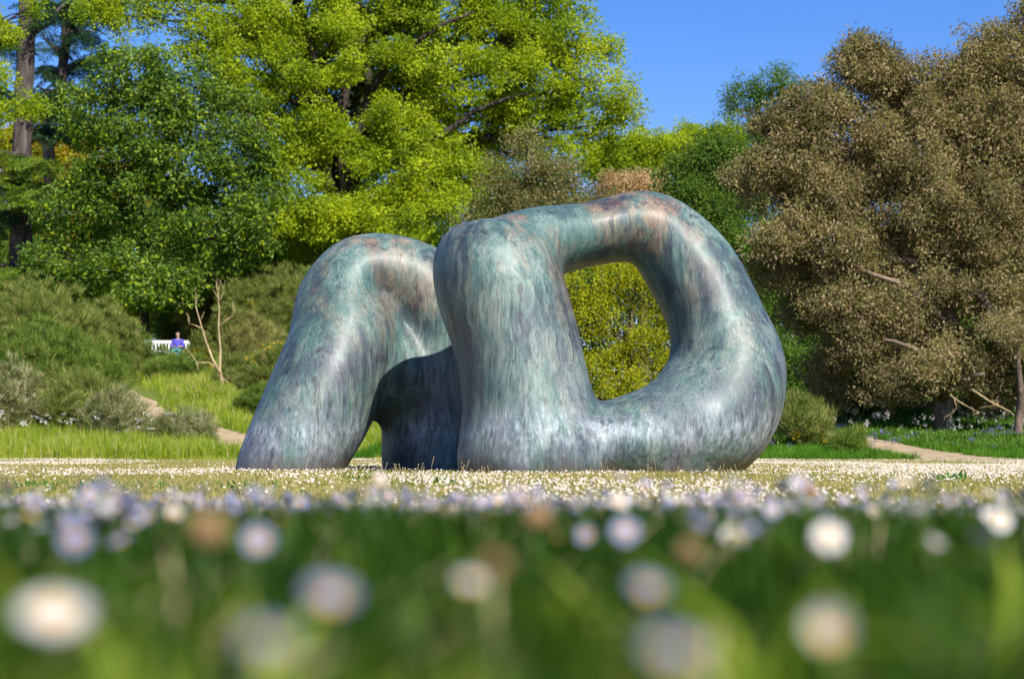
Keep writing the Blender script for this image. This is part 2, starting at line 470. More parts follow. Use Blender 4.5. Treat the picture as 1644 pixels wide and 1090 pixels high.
M['petal_shaded'] = leaf_mat('shade_blue_daisy_petals', [(0.19, 0.20, 0.37), (0.42, 0.42, 0.60)], .25, .04)  # white petals with bluish shade put into the colour, for heads turned from the sun
M['disc'] = plain_mat('daisy_yellow_centre', (0.75, 0.42, 0.03), .8)
M['bluebell'] = leaf_mat('bluebell_flowers', [(0.12, 0.11, 0.24), (0.2, 0.19, 0.34)], .3, .04)
M['stem'] = plain_mat('flower_stem', (0.09, 0.15, 0.03), .7)
M['straw'] = plain_mat('dry_straw_stalk', (0.42, 0.33, 0.17), .8)
M['bark'] = bark_mat('brown_oak_bark', (0.10, 0.075, 0.055), (0.24, 0.19, 0.14))
M['bark_dark'] = bark_mat('dark_forked_bark', (0.04, 0.03, 0.024), (0.11, 0.085, 0.068))
M['bark_holm'] = bark_mat('pale_brown_bark', (0.15, 0.11, 0.08), (0.36, 0.27, 0.2))
M['bark_cedar'] = bark_mat('grey_cedar_bark', (0.07, 0.055, 0.05), (0.22, 0.18, 0.165), 5)
M['bark_dead'] = bark_mat('bare_tan_wood', (0.40, 0.30, 0.16), (0.62, 0.50, 0.30), 9)
M['path'] = plain_mat('trodden_earth', (0.34, 0.25, 0.145), .95, 0, .3, 3)
M['bench'] = plain_mat('white_bench_paint', (0.78, 0.77, 0.74), .5)
M['stake'] = plain_mat('rusty_dark_steel', (0.05, 0.035, 0.03), .7, .4)
M['stone'] = plain_mat('dark_flint', (0.03, 0.03, 0.035), .6, 0, .3)

# ------------------------------------------------------------------ sprig meshes (instanced sources, not in the scene on their own)
def leaf_card(c, d, n, ln, w, bend=0.25):
    """A pointed folded leaf: 6 vertices, 4 triangles."""
    d = d.normalized(); s = d.cross(n).normalized(); n = s.cross(d).normalized()
    a = c; b = c + d * ln
    mid = c + d * ln * 0.5 - n * ln * bend * 0.3
    l = c + d * ln * 0.48 + s * w * .5 + n * w * .18
    r = c + d * ln * 0.48 - s * w * .5 + n * w * .18
    return [a, l, b, r, mid], [(0, 4, 1), (4, 2, 1), (0, 3, 4), (4, 3, 2)]

def rdir(rnd):
    while True:
        v = Vector((rnd.uniform(-1, 1), rnd.uniform(-1, 1), rnd.uniform(-1, 1)))
        if 0.05 < v.length < 1: return v.normalized()

def sprig_leafy(name, mats, n=16, R=.34, ln=.13, w=.075, probs=None, seed=1, flat=.7, woody=None):
    rnd = random.Random(seed); b = MB()
    probs = probs or [1]
    for i in range(n):
        p = rdir(rnd) * R * rnd.uniform(.25, 1) ** .6; p.z *= flat
        d = (p.normalized() + rdir(rnd) * .9 + Vector((0, 0, .1))).normalized()
        nn = (Vector((0, 0, .7)) + rdir(rnd) * 1.1).normalized()
        k = rnd.random(); mi = 0; acc = 0
        for q, pr in enumerate(probs):
            acc += pr
            if k <= acc: mi = q; break
        s = rnd.uniform(.7, 1.3)
        V, F = leaf_card(p, d, nn, ln * s, w * s)
        b.add(V, F, mi)
    if woody:
        for _ in range(2):
            p = rdir(rnd) * R * .8
            b.tube([(0, 0, 0), tuple(p * .5 + rdir(rnd) * .04), tuple(p)], [.009, .006, .003], 3, len(mats))
        mats = list(mats) + [woody]
    me = bpy.data.meshes.new(name); me.from_pydata([tuple(v) for v in b.V], [], b.F)
    for m in mats: me.materials.append(m)
    me.polygons.foreach_set('material_index', b.M); me.update()
    return obj(name, me, link=False)

def sprig_spiky(name, mats, n=34, ln=.38, w=.012, spread=.55, probs=None, seed=1, base=.12, curl=.15):
    """Upright fan of thin stems (broom, heather, grass)."""
    rnd = random.Random(seed); V, F, MI = [], [], []
    probs = probs or [1]
    for i in range(n):
        a = rnd.uniform(0, 2 * PI); s = rnd.uniform(.1, 1) * spread
        d = Vector((math.cos(a) * s, math.sin(a) * s, 1)).normalized()
        p = Vector((rnd.uniform(-1, 1), rnd.uniform(-1, 1), 0)) * base
        L_ = ln * rnd.uniform(.55, 1.15)
        t = Vector((math.cos(a + PI / 2 + rnd.uniform(-.9, .9)), math.sin(a + PI / 2 + rnd.uniform(-.9, .9)), 0))
        mid = p + d * L_ * .55
        tip = p + d * L_ + Vector((math.cos(a), math.sin(a), -.6)) * L_ * curl * rnd.random() * 2
        o = len(V)
        V += [p - t * w * .5, p + t * w * .5, mid - t * w * .42, mid + t * w * .42, tip]
        F += [(o, o + 1, o + 3, o + 2), (o + 2, o + 3, o + 4)]
        k = rnd.random(); mi = 0; acc = 0
        for q, pr in enumerate(probs):
            acc += pr
            if k <= acc: mi = q; break
        MI += [mi, mi]
    me = bpy.data.meshes.new(name); me.from_pydata([tuple(v) for v in V], [], F)
    for m in mats: me.materials.append(m)
    me.polygons.foreach_set('material_index', MI); me.update()
    return obj(name, me, link=False)

def sprig_cedar(name, mats, seed=1):
    """Drooping flat spray of a cedar: short needle tufts along side twigs."""
    rnd = random.Random(seed); b = MB()
    for i in range(9):
        x0 = i * .11; 
        for s in (-1, 1):
            L_ = (.42 - abs(i - 3) * .045) * rnd.uniform(.7, 1.1)
            for k in range(5):
                f = (k + .5) / 5
                p = Vector((x0 + f * L_ * .55, s * f * L_, -.28 * f * f * L_ - .10 * (x0) ** 2))
                for q in range(3):
                    d = (Vector((.5, s * .6, -.25)) + rdir(rnd) * .9)
                    V, F = leaf_card(p, d, Vector((0, 0, 1)), .085 * rnd.uniform(.8, 1.3), .035)
                    b.add(V, F, 0 if rnd.random() < .7 or len(mats) == 1 else 1)
    me = bpy.data.meshes.new(name); me.from_pydata([tuple(v) for v in b.V], [], b.F)
    for m in mats: me.materials.append(m)
    me.polygons.foreach_set('material_index', b.M); me.update()
    return obj(name, me, link=False)

def flower_mesh(name, R=.011, petals=13, cup=.15, seed=1, mats=None, ragged=.12):
    rnd = random.Random(seed); b = MB()
    for i in range(petals):
        a = 2 * PI * (i + rnd.uniform(-.15, .15)) / petals
        r = R * rnd.uniform(1 - ragged, 1 + ragged * .4); wd = R * .24
        d = Vector((math.cos(a), math.sin(a), 0)); t = Vector((-math.sin(a), math.cos(a), 0))
        z1 = cup * r * .5; z2 = cup * r * rnd.uniform(.8, 1.3)
        b.add([d * R * .2 - t * wd * .35, d * R * .2 + t * wd * .35, d * r * .75 + t * wd + Vector((0, 0, z1)), d * r + Vector((0, 0, z2)), d * r * .75 - t * wd + Vector((0, 0, z1))],
              [(0, 1, 2, 3, 4)], 0)
    ring = [Vector((math.cos(2 * PI * k / 7) * R * .36, math.sin(2 * PI * k / 7) * R * .36, R * .05)) for k in range(7)]
    b.add(ring + [Vector((0, 0, R * .24))], [(k, (k + 1) % 7, 7) for k in range(7)], 1)
    me = bpy.data.meshes.new(name); me.from_pydata([tuple(v) for v in b.V], [], b.F)
    for m in mats: me.materials.append(m)
    me.polygons.foreach_set('material_index', b.M); me.update()
    return me

SRC = {}
SRC['lime'] = [sprig_leafy('lime_sprig_%d' % i, [M['lime']], 24, .36, .13, .075, seed=i, woody=M['bark'] if i == 0 else None) for i in range(3)]
SRC['oak'] = [sprig_leafy('oak_sprig_%d' % i, [M['oak'], M['lime']], 18, .34, .16, .085, probs=[.84, .16], seed=10 + i, woody=M['bark'] if i == 0 else None) for i in range(3)]
SRC['dark'] = [sprig_leafy('dark_sprig_%d' % i, [M['dark']], 22, .32, .10, .06, seed=20 + i) for i in range(3)]
SRC['holm'] = [sprig_leafy('holm_sprig_%d' % i, [M['holm_a'], M['holm_b']], 30, .30, .095, .042, probs=[.5, .5] if i else [.75, .25], seed=30 + i, woody=M['bark_holm'] if i == 0 else None) for i in range(3)]
SRC['olive'] = [sprig_leafy('olive_sprig_%d' % i, [M['holm_a'], M['dark'], M['holm_b']], 26, .30, .09, .045, probs=[.6, .2, .2], seed=40 + i) for i in range(3)]
SRC['pink'] = [sprig_leafy('pink_sprig_%d' % i, [M['pinkbrown']], 26, .32, .10, .05, seed=50 + i) for i in range(2)]
SRC['yellow'] = [sprig_leafy('yellow_sprig_%d' % i, [M['yellow'], M['dark']], 24, .26, .085, .05, probs=[.85, .15], seed=60 + i, flat=.9) for i in range(3)]
SRC['autumn'] = [sprig_leafy('autumn_sprig_%d' % i, [M['autumn'], M['lime']], 20, .4, .15, .09, probs=[.7, .3], seed=70 + i) for i in range(2)]
SRC['cedar'] = [sprig_cedar('cedar_spray_%d' % i, [M['cedar']], seed=80 + i) for i in range(2)]
SRC['cedar_lime'] = [sprig_cedar('cedar_lime_spray_%d' % i, [M['cedar_lime'], M['cedar']], seed=85 + i) for i in range(2)]
SRC['broom'] = [sprig_spiky('broom_sprig_%d' % i, [M['broom'], M['broom_b']], 46, .27, .010, .9, [.88, .12], seed=90 + i) for i in range(3)]
SRC['broom_tan'] = [sprig_spiky('broom_tan_sprig_%d' % i, [M['broom_b'], M['broom']], 46, .27, .009, 1.0, [.72, .28], seed=94 + i) for i in range(3)]
SRC['broom_mix'] = [sprig_spiky('broom_mix_sprig_%d' % i, [M['broom'], M['broom_b']], 46, .27, .009, .95, [.6, .4], seed=98 + i) for i in range(3)]
SRC['grey'] = [sprig_spiky('grey_sprig_%d' % i, [M['grey'], M['broom_b'], M['broom']], 46, .22, .009, 1.1, [.62, .2, .18], seed=102 + i) for i in range(3)]
SRC['gorse'] = SRC['broom_mix'] + [sprig_leafy('gorse_flower_sprig', [M['gorse']], 16, .16, .05, .05, seed=110)]
SRC['grass_long'] = [sprig_spiky('meadow_tuft_%d' % i, [M['grass_long'], M['straw']], 34, .44, .010, .28, [.95, .05], seed=115 + i, base=.16) for i in range(3)]
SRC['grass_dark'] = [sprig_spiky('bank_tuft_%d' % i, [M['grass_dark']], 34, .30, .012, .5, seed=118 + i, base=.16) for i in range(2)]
SRC['turf'] = [sprig_spiky('turf_tuft_%d' % i, [M['turf'], M['weed']], 44, .030, .0035, 1.2, [.9, .1], seed=121 + i, base=.16) for i in range(3)]
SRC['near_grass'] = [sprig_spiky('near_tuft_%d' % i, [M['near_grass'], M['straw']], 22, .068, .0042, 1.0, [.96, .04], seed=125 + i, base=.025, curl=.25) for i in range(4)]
SRC['loose'] = [sprig_spiky('loose_blade_%d' % i, [M['grass_long'], M['straw']], 7, .062, .0045, .9, [.9, .1], seed=140 + i, base=.02, curl=.3) for i in range(2)]
SRC['weed'] = [sprig_leafy('weed_rosette_%d' % i, [M['weed']], 14, .05, .10, .035, seed=130 + i, flat=.25) for i in range(2)]
SRC['fern'] = [sprig_leafy('ground_herb_%d' % i, [M['dark'], M['oak']], 22, .22, .12, .045, probs=[.6, .4], seed=134 + i, flat=.6) for i in range(2)]

# ------------------------------------------------------------------ ground
def grid_sheet(name, xs, ys, mat, dz=0.0, zf=ground_z):
    XX, YY = np.meshgrid(xs, ys)
    ZZ = zf(XX, YY) + dz
    V = np.stack([XX, YY, ZZ], -1).reshape(-1, 3)
    nx, ny = len(xs), len(ys)
    i = np.arange(ny - 1)[:, None] * nx + np.arange(nx - 1)[None, :]
    F = np.stack([i, i + 1, i + nx + 1, i + nx], -1).reshape(-1, 4)
    return obj(name, mesh_np(name, V, F, [mat], smooth=True))

ys = np.concatenate([np.linspace(-160, -6, 30), np.linspace(-5, 12, 90), np.linspace(12.5, 120, 170), np.linspace(125, 900, 40)])
xs = np.concatenate([np.linspace(-500, -42, 24), np.linspace(-40, 40, 140), np.linspace(42, 500, 24)])
tag(grid_sheet('ground', xs, ys, M['ground']), kind='structure')

def strip(name, pts, widths, mat):
    V, F = [], []
    C = []
    for i in range(len(pts) - 1):
        for k in range(6):
            t = k / 6; C.append((pts[i][0] * (1 - t) + pts[i + 1][0] * t, pts[i][1] * (1 - t) + pts[i + 1][1] * t, widths[i] * (1 - t) + widths[i + 1] * t))
    C.append((*pts[-1], widths[-1]))
    n = 7
    for i, (x, y, w) in enumerate(C):
        a = C[max(i - 1, 0)]; b = C[min(i + 1, len(C) - 1)]
        dx, dy = b[0] - a[0], b[1] - a[1]; l = math.hypot(dx, dy); nx_, ny_ = -dy / l, dx / l
        for k in range(n):
            s = (k / (n - 1) - .5) * w * (1 + .12 * math.sin(i * 1.7 + k))
            V.append((x + nx_ * s, y + ny_ * s, gz(x + nx_ * s, y + ny_ * s) + .022))
    for i in range(len(C) - 1):
        for k in range(n - 1):
            a = i * n + k; F.append((a, a + 1, a + n + 1, a + n))
    return tag(obj(name, mesh_np(name, V, F, [mat], smooth=True)), kind='structure')

PATH_L = [(-4.6, 46.2), (-5.3, 47.4), (-6.7, 49.8), (-8.3, 53), (-10.6, 58), (-12.9, 64), (-15.5, 70)]
PATH_R = [(10.9, 45.8), (10.3, 47.6), (9.6, 50.5), (9.1, 54), (9.2, 58), (10.2, 64)]
strip('footpath', PATH_L, [1.5, 1.5, 1.5, 1.5, 1.6, 1.5, 1.2], M['path'])
strip('footpath', PATH_R, [2.6, 2.3, 1.8, 1.5, 1.2, 1.0], M['path'])

# ------------------------------------------------------------------ the two bronze forms
def swept_mass(mb, path, seg=40, steps=14, closed=False):
    """path: (x, y, z, r_in_plane, r_depth). Smooth tube with elliptical section, section plane follows the path in XZ."""
    A = np.array(path, float); n = len(A); C = []
    rng = range(n) if closed else range(n - 1)
    for i in rng:
        if closed: p0, p1, p2, p3 = A[(i - 1) % n], A[i], A[(i + 1) % n], A[(i + 2) % n]
        else: p0, p1, p2, p3 = A[max(i - 1, 0)], A[i], A[i + 1], A[min(i + 2, n - 1)]
        for k in range(steps):
            t = k / steps
            C.append(.5 * ((2 * p1) + (-p0 + p2) * t + (2 * p0 - 5 * p1 + 4 * p2 - p3) * t * t + (-p0 + 3 * p1 - 3 * p2 + p3) * t ** 3))
    if not closed: C.append(A[-1])
    C = np.array(C); m = len(C); V = []
    for i in range(m):
        a = C[(i - 1) % m] if closed else C[max(i - 1, 0)]
        b = C[(i + 1) % m] if closed else C[min(i + 1, m - 1)]
        T = Vector((b[0] - a[0], 0, b[2] - a[2])).normalized()
        S = Vector((T.z, 0, -T.x)); D = Vector((0, 1, 0))
        for k in range(seg):
            an = 2 * PI * k / seg
            ca, sa = math.cos(an), math.sin(an)
            e = 1.0
            ca = math.copysign(abs(ca) ** e, ca); sa = math.copysign(abs(sa) ** e, sa)
            V.append(Vector(C[i][:3]) + S * ca * C[i][3] + D * sa * C[i][4])
    F = []
    for i in range(m if closed else m - 1):
        j = (i + 1) % m
        for k in range(seg):
            k2 = (k + 1) % seg
            F.append((i * seg + k, i * seg + k2, j * seg + k2, j * seg + k))
    if not closed:
        F.append(tuple(range(seg))[::-1]); F.append(tuple((m - 1) * seg + k for k in range(seg)))
    mb.add(V, F)

def fuse(name, mb, mat, loc, voxel=.045, smooth=14):
    """Fuse the overlapping masses into one continuous smooth skin."""
    V = [Vector(v) - Vector(loc) for v in mb.V]
    me = bpy.data.meshes.new('raw'); me.from_pydata([tuple(v) for v in V], [], mb.F); me.update()
    o = bpy.data.objects.new('raw', me); COL.objects.link(o)
    r = o.modifiers.new('r', 'REMESH'); r.mode = 'VOXEL'; r.voxel_size = voxel
    s = o.modifiers.new('s', 'SMOOTH'); s.factor = .8; s.iterations = smooth
    dg = bpy.context.evaluated_depsgraph_get()
    me2 = bpy.data.meshes.new_from_object(o.evaluated_get(dg)); me2.name = name
    bpy.data.objects.remove(o)
    me2.materials.clear(); me2.materials.append(mat)
    me2.polygons.foreach_set('use_smooth', [True] * len(me2.polygons))
    return obj(name, me2, None, loc)

def pm(px, py, d, rp, rd):
    """px centre, in-plane radius in px, depth radius in metres."""
    p = P(px, py, d); r = rp / FPX * d; return (p.x, p.y, p.z, r, .5 * rd + .55 * r)

D1 = 21.9
m1 = MB()
swept_mass(m1, [pm(862, 810, D1 - .45, 112, 1.0), pm(858, 735, D1 - .45, 126, 1.08), pm(846, 640, D1 - .45, 106, .98), pm(828, 545, D1 - .42, 102, .92),
                pm(800, 455, D1 - .35, 104, .90), pm(786, 395, D1 - .3, 92, .82), pm(782, 356, D1 - .3, 52, .50)])
swept_mass(m1, [pm(770, 420, D1 - .25, 60, .62), pm(860, 392, D1 - .0, 60, .76), pm(950, 376, D1 + .3, 52, .74), pm(1040, 366, D1 + .45, 60, .72), pm(1104, 426, D1 + .4, 74, .76), pm(1148, 510, D1 + .3, 78, .86),
                pm(1166, 596, D1 + .15, 98, 1.0), pm(1134, 668, D1 - .05, 106, 1.14), pm(1066, 700, D1 - .15, 88, 1.12), pm(980, 716, D1 - .3, 72, 1.02), pm(890, 738, D1 - .4, 60, .9)])
swept_mass(m1, [pm(1075, 810, D1 - .1, 80, .85), pm(1070, 752, D1 - .1, 96, .95), pm(1040, 715, D1 - .1, 84, .9)])
c1 = P(980, 757, D1)
s1 = fuse('bronze_sculpture', m1, bronze_mat('weathered_bronze', 1.0), (c1.x, D1, 0.0), .045, 26)
tag(s1, 'large green patinated bronze loop with a big round opening, right one of the two', 'sculpture', 'pair of abstract bronze forms')

D2 = 23.7
m2 = MB()
swept_mass(m2, [pm(448, 815, D2 - .8, 78, .74), pm(462, 752, D2 - .75, 82, .82), pm(512, 650, D2 - .55, 90, .96), pm(548, 560, D2 - .3, 88, 1.0), pm(562, 480, D2, 84, .92), pm(590, 440, D2 + .1, 66, .8),
                pm(660, 452, D2 + .25, 68, .74), pm(720, 520, D2 + .35, 92, .66), pm(722, 610, D2 + .35, 96, .62), pm(706, 700, D2 + .35, 94, .62), pm(712, 810, D2 + .35, 96, .66)])
swept_mass(m2, [pm(560, 560, D2 - .2, 70, .7), pm(610, 590, D2, 80, .6), pm(690, 620, D2 + .3, 90, .55)])
c2 = P(560, 757, D2)
s2 = fuse('bronze_sculpture', m2, bronze_mat('weathered_bronze_blue', 7.0), (c2.x, D2, 0.0), .045, 26)
tag(s2, 'smaller leaning bronze arch with two legs, left one of the two', 'sculpture', 'pair of abstract bronze forms')

# stakes and flints at the foot
for (px, top, d, lb) in ((1163, 738, 22.3, 'short dark steel stake nearest the bronze foot'), (1168, 736, 22.45, 'short dark steel stake just right of the one nearest the bronze foot'),
                         (1185, 728, 22.2, 'dark steel stake, left one of the outer close pair'), (1189, 727, 22.4, 'rightmost thin dark steel stake under the bronze bulge')):
    b = MB(); t = P(px, top, d)
    b.tube([(t.x, d, -.05), (t.x + .004, d, t.z * .5), (t.x, d, t.z)], [.009, .009, .008], 8)
    b.tube([(t.x, d, t.z - .01), (t.x, d, t.z + .004)], [.013, .013], 8)
    tag(b.build('metal_stake', M['stake']), lb, 'stake', 'steel stakes beside the sculpture')
for k, (px, w, lb) in enumerate(((566, .07, 'small dark flint left of the bronze legs'), (597, .075, 'dark flat flint between the bronze legs'), (690, .10, 'broad dark flint at the shaded bronze foot'))):
    rnd = random.Random(k); bm = bmesh.new(); bmesh.ops.create_icosphere(bm, subdivisions=2, radius=1)
    for v in bm.verts:
        v.co *= rnd.uniform(.85, 1.12); v.co = Vector((v.co.x * w, v.co.y * w * .7, v.co.z * w * .42))
    me = bpy.data.meshes.new('flint'); bm.to_mesh(me); bm.free(); me.materials.append(M['stone'])
    p = P(px, 757, 23.0 if k < 2 else 22.4)
    o = obj('flint', me, None, (p.x, p.y, gz(p.x, p.y) + w * .25)); o.rotation_euler.z = k
    tag(o, lb, 'stone', 'flints at the sculpture foot')

# ------------------------------------------------------------------ trees
def bent(a, b, n, amp, rnd):
    a, b = Vector(a), Vector(b); L_ = (b - a).length
    off1, off2 = rdir(rnd) * amp * L_, rdir(rnd) * amp * L_
    return [a.lerp(b, t) + off1 * math.sin(PI * t) + off2 * math.sin(2 * PI * t) * .5 for t in [k / n for k in range(n + 1)]]

def tree(name, label, group, base_px, d, trunk_px, trunk_pts, blobs, src, bark, sub_r=.9, density=1.0, sprig=1.0, seed=0, twig=1.0, cover=1.0, cat='tree', flat=.72, depthk=1.0, forks=(), tail=.2):
    """base_px: trunk foot column. trunk_pts: (px, py) up the trunk; blobs: (px, py, r_px[, depth offset m[, density]])."""
    rnd = random.Random(seed); rg = np.random.default_rng(seed + 100)
    k = d / FPX
    bx = X(base_px, d); bz = gz(bx, d)
    root = empty(name, (bx, d, bz)); tag(root, label, cat, group)
    O = Vector((bx, d, bz))
    tp = [Vector((bx, d, bz - .3))] + [P(px, py, d + rnd.uniform(-.3, .3)) for px, py in trunk_pts]
    r0 = trunk_px * k / 2
    fine_pts = []
    for i in range(len(tp) - 1):
        for q in bent(tp[i], tp[i + 1], 4, .03, rnd)[:-1]: fine_pts.append(q)
    fine_pts.append(tp[-1])
    n = len(fine_pts)
    rad = [r0 * (1 - .6 * (i / (n - 1))) * (1.45 if i == 0 else 1.15 if i == 1 else 1) for i in range(n)]
    b = MB(); b.tube([q - O for q in fine_pts], rad, 12, 0, .10, rnd)
    b.build('trunk', bark, root)
    twigs = MB(); pts, rots, scs = [], [], []
    for (w0, fk) in forks:
        q = []
        kp = [P(x_, y_, d + z_) for x_, y_, z_ in fk]
        for i in range(len(kp) - 1): q += bent(kp[i], kp[i + 1], 3, .05, rnd)[:-1]
        q.append(kp[-1]); nf = len(q)
        fb = MB(); fb.tube([v - O for v in q], [w0 * k / 2 * (1 - .7 * i / (nf - 1)) for i in range(nf)], 9, 0, .10, rnd)
        fb.build('limb', bark, root)
    for bi, bl in enumerate(blobs):
        px, py, rp = bl[:3]; dy = bl[3] if len(bl) > 3 else 0; dn = bl[4] if len(bl) > 4 else 1
        c = P(px, py, d + dy); R = rp * k
        # limb from the nearest lower trunk point
        cand = [i for i, q in enumerate(fine_pts) if q.z < c.z + R * .2 and i >= 2] or [min(2, n - 1)]
        ai = min(cand, key=lambda i: (fine_pts[i] - c).length + abs(fine_pts[i].z - (c.z - R)) * .4)
        a = fine_pts[ai]
        LL = (c - a).length
        rr = min(rad[ai] * .62, .05 + R * .07)
        lp = bent(a, c, 6, .10, rnd)
        if LL > .5:
            lb = MB(); lb.tube([q - O for q in lp], [rr * (1 - .7 * t / 6) for t in range(7)], 7, 0, .08, rnd)
            lb.build('limb', bark, root)
        ns = max(6, int(cover * 3.4 * (R / sub_r) ** 2 + 3))
        for s in range(ns):
            v = rdir(rnd)
            if v.y > .2 and rnd.random() < .55: v.y = -v.y         # most clumps towards the side that is seen
            q = c + Vector((v.x * R, v.y * R * depthk, v.z * R * .92)) * rnd.uniform(.45, 1.04)
            if rnd.random() < .5 * twig:
                st = lp[rnd.choice((3, 4, 5, 6))]
                tw = bent(st, q, 4, .12, rnd)
                twigs.tube([w_ - O for w_ in tw], [rr * .32 * (1 - .8 * t / 4) + .008 for t in range(5)], 4)
            sr = sub_r * rnd.uniform(.6, 1.25)
            m_ = int(density * dn * 42 * (sr / .9) ** 1.7 / sprig ** 2)
            g = rg.normal(size=(m_, 3)); g /= np.linalg.norm(g, axis=1)[:, None]
            g *= (rg.uniform(.2, 1, m_) ** .5 * np.where(rg.random(m_) < tail, rg.uniform(1.0, 1.6, m_), 1.0))[:, None] * sr
            g[:, 2] *= flat
            g += np.array(q - O)
            pts.append(g)
    pts = np.concatenate(pts); m_ = len(pts)
    zg = ground_z(pts[:, 0] + O.x, pts[:, 1] + O.y) - O.z
    keep = pts[:, 2] > zg + .15
    pts = pts[keep]; m_ = len(pts)
    rot = np.stack([rg.uniform(-.7, .7, m_), rg.uniform(-.7, .7, m_), rg.uniform(0, 6.28, m_)], -1)
    scl = rg.uniform(.75, 1.3, m_) * sprig
    var = rg.integers(0, len(SRC[src]), m_)
    if twigs.V: tag(twigs.build('twigs', bark, root), kind='stuff')
    tag(scatter('foliage', pts, rot, scl, var, SRC[src], root), kind='stuff')
    return root

TG = 'trees behind the bronze forms'
# tall bright green tree filling the middle
tree('broadleaf_tree', 'huge bright green spring tree with dark forked limbs, behind the bronze forms', TG, 580, 82, 44,
     [(578, 520), (574, 420), (566, 370), (540, 310), (520, 250), (508, 190), (498, 110), (480, 20), (470, -60)],
     [(330, 70, 55, -1, .7), (270, 15, 45, -1, .6), (200, 25, 36, -1, .6), (150, 10, 30, -1, .6), (360, 120, 50, -1, .8), (620, 200, 60, 3), (500, 230, 55, 3), (690, 250, 60, 3), (590, 280, 60, 4), (480, 40, 95), (395, 30, 75, 0, .8), (590, -10, 110), (700, 20, 105), (810, 10, 95), (895, 50, 80, 0, .9), (420, 120, 70, -1),
      (520, 150, 60, 3, .8), (640, 130, 80, 1), (740, 120, 85, -1), (850, 130, 85), (930, 130, 65, 0, .8), (985, 160, 42, 0, .6), (950, 215, 48, 1, .5),
      (470, 235, 60, -2), (700, 215, 75, -1), (800, 210, 70, 1), (890, 225, 60, 0, .7), (640, 235, 45, -2), (410, 200, 45, 1, .7),
      (480, 330, 60, -3), (540, 345, 45, -3), (620, 310, 38, -2, .7), (690, 300, 62, -2), (650, 375, 40, -3), (760, 290, 50, 0), (560, 420, 70, 2), (680, 420, 60, 2),
      (500, 420, 50, 1), (560, 60, 60, 0), (1000, 195, 22, 0, .6), (960, 80, 28, 0, .6), (545, 290, 40, 4), (600, 240, 40, 5), (470, 170, 45, 4), (590, 150, 45, 5), (520, 185, 26, -3), (585, 255, 30, -3), (562, 110, 28, -3), (615, 180, 26, -3), (545, 50, 34, -3), (497, 130, 22, -3), (575, 330, 24, -3.2), (540, 225, 18, -3), (640, 85, 30, -3)],
     'lime', M['bark_dark'], sub_r=.6, density=.80, seed=1, cover=.72, forks=(
     (32, ((572, 380, 0), (600, 330, -1), (640, 310, -1.5), (700, 290, -2))), (30, ((560, 350, 0), (552, 250, -.8), (545, 180, -1), (565, 90, -1), (600, 20, -1))),
     (26, ((548, 250, -.5), (575, 215, -1.5), (590, 170, -1.5), (590, 110, -1), (640, 30, 0))), (22, ((520, 250, -.5), (500, 200, -1.5), (512, 130, -1.5), (500, 40, -1))),
     (20, ((470, 265, -2.5), (440, 225, -2.5), (375, 160, -2), (350, 110, -1.5))), (16, ((560, 320, 0), (500, 290, -1.5), (460, 260, -2.2))),
     (16, ((590, 150, -1.5), (620, 110, -2), (680, 60, -2), (760, 20, -2))), (15, ((600, 330, -1), (680, 240, -2), (760, 180, -2), (850, 150, -1.5)))))
tree('broadleaf_tree', 'mid green rounded oak with thin dark trunk above the broom bushes, left', TG, 232, 78.5, 14,
     [(233, 500), (231, 400), (228, 300), (225, 200), (222, 130)],
     [(230, 130, 70), (150, 190, 55, 0, .9), (310, 160, 75), (230, 210, 75), (380, 210, 60, 0, .9), (160, 260, 55, 0, .8), (300, 270, 80), (390, 290, 62), (120, 330, 60, 0, .9),
      (220, 330, 75), (320, 360, 70), (410, 370, 55, 0, .9), (110, 410, 60), (200, 420, 65, 0, .9), (290, 435, 50), (380, 440, 50, 1, .8), (70, 430, 42, 0, .8), (232, 465, 32, -1)],
     'oak', M['bark_dark'], sub_r=.6, density=.85, seed=2, cover=.62)
tree('holm_oak_tree', 'great spreading brown holm oak with pale trunk at the right', TG, 1516, 60, 36,
     [(1512, 660), (1516, 600), (1524, 520), (1530, 430), (1528, 340), (1525, 240), (1530, 150)],
     [(1420, 140, 62), (1590, 90, 55), (1530, 130, 50, 0, .9), (1640, 120, 80), (1330, 190, 60), (1260, 215, 50), (1450, 215, 85), (1560, 220, 90), (1650, 250, 80),
      (1235, 285, 55), (1330, 290, 80), (1440, 320, 90), (1550, 330, 85), (1640, 370, 80), (1255, 370, 55), (1340, 390, 65), (1430, 420, 70, 1, .9), (1530, 430, 75, 0),
      (1250, 430, 42, 1, .9), (1620, 480, 65, 0), (1350, 480, 55, 0, .9), (1430, 520, 65, 0), (1510, 560, 42, .6), (1370, 560, 50), (1450, 600, 38, .8, .9), (1425, 618, 32, -.8, .9), (1475, 590, 28, -1.2, .8), (1545, 585, 26, -1.2, .7), (1600, 590, 52, .6, .9),
      (1330, 610, 40, 1, .7), (1660, 560, 55, 0, .8), (1290, 500, 38, 2, .8), (1580, 640, 25, 1, .5), (1385, 95, 26), (1700, 40, 60), (1720, 330, 90, 2)],
     'holm', M['bark_holm'], sub_r=.66, density=1.75, tail=.08, seed=3, cover=1.1, flat=.85, forks=(
     (18, ((1530, 430, -.4), (1580, 480, -.9), (1610, 520, -1.2), (1640, 540, -1.4))), (12, ((1524, 520, -.3), (1470, 470, -.9), (1400, 440, -1.1), (1360, 420, -1))),
     (15, ((1512, 640, -.3), (1545, 612, -1.5), (1580, 600, -2.2))), (13, ((1515, 610, 0), (1470, 560, -1.2), (1420, 545, -1.5)))))
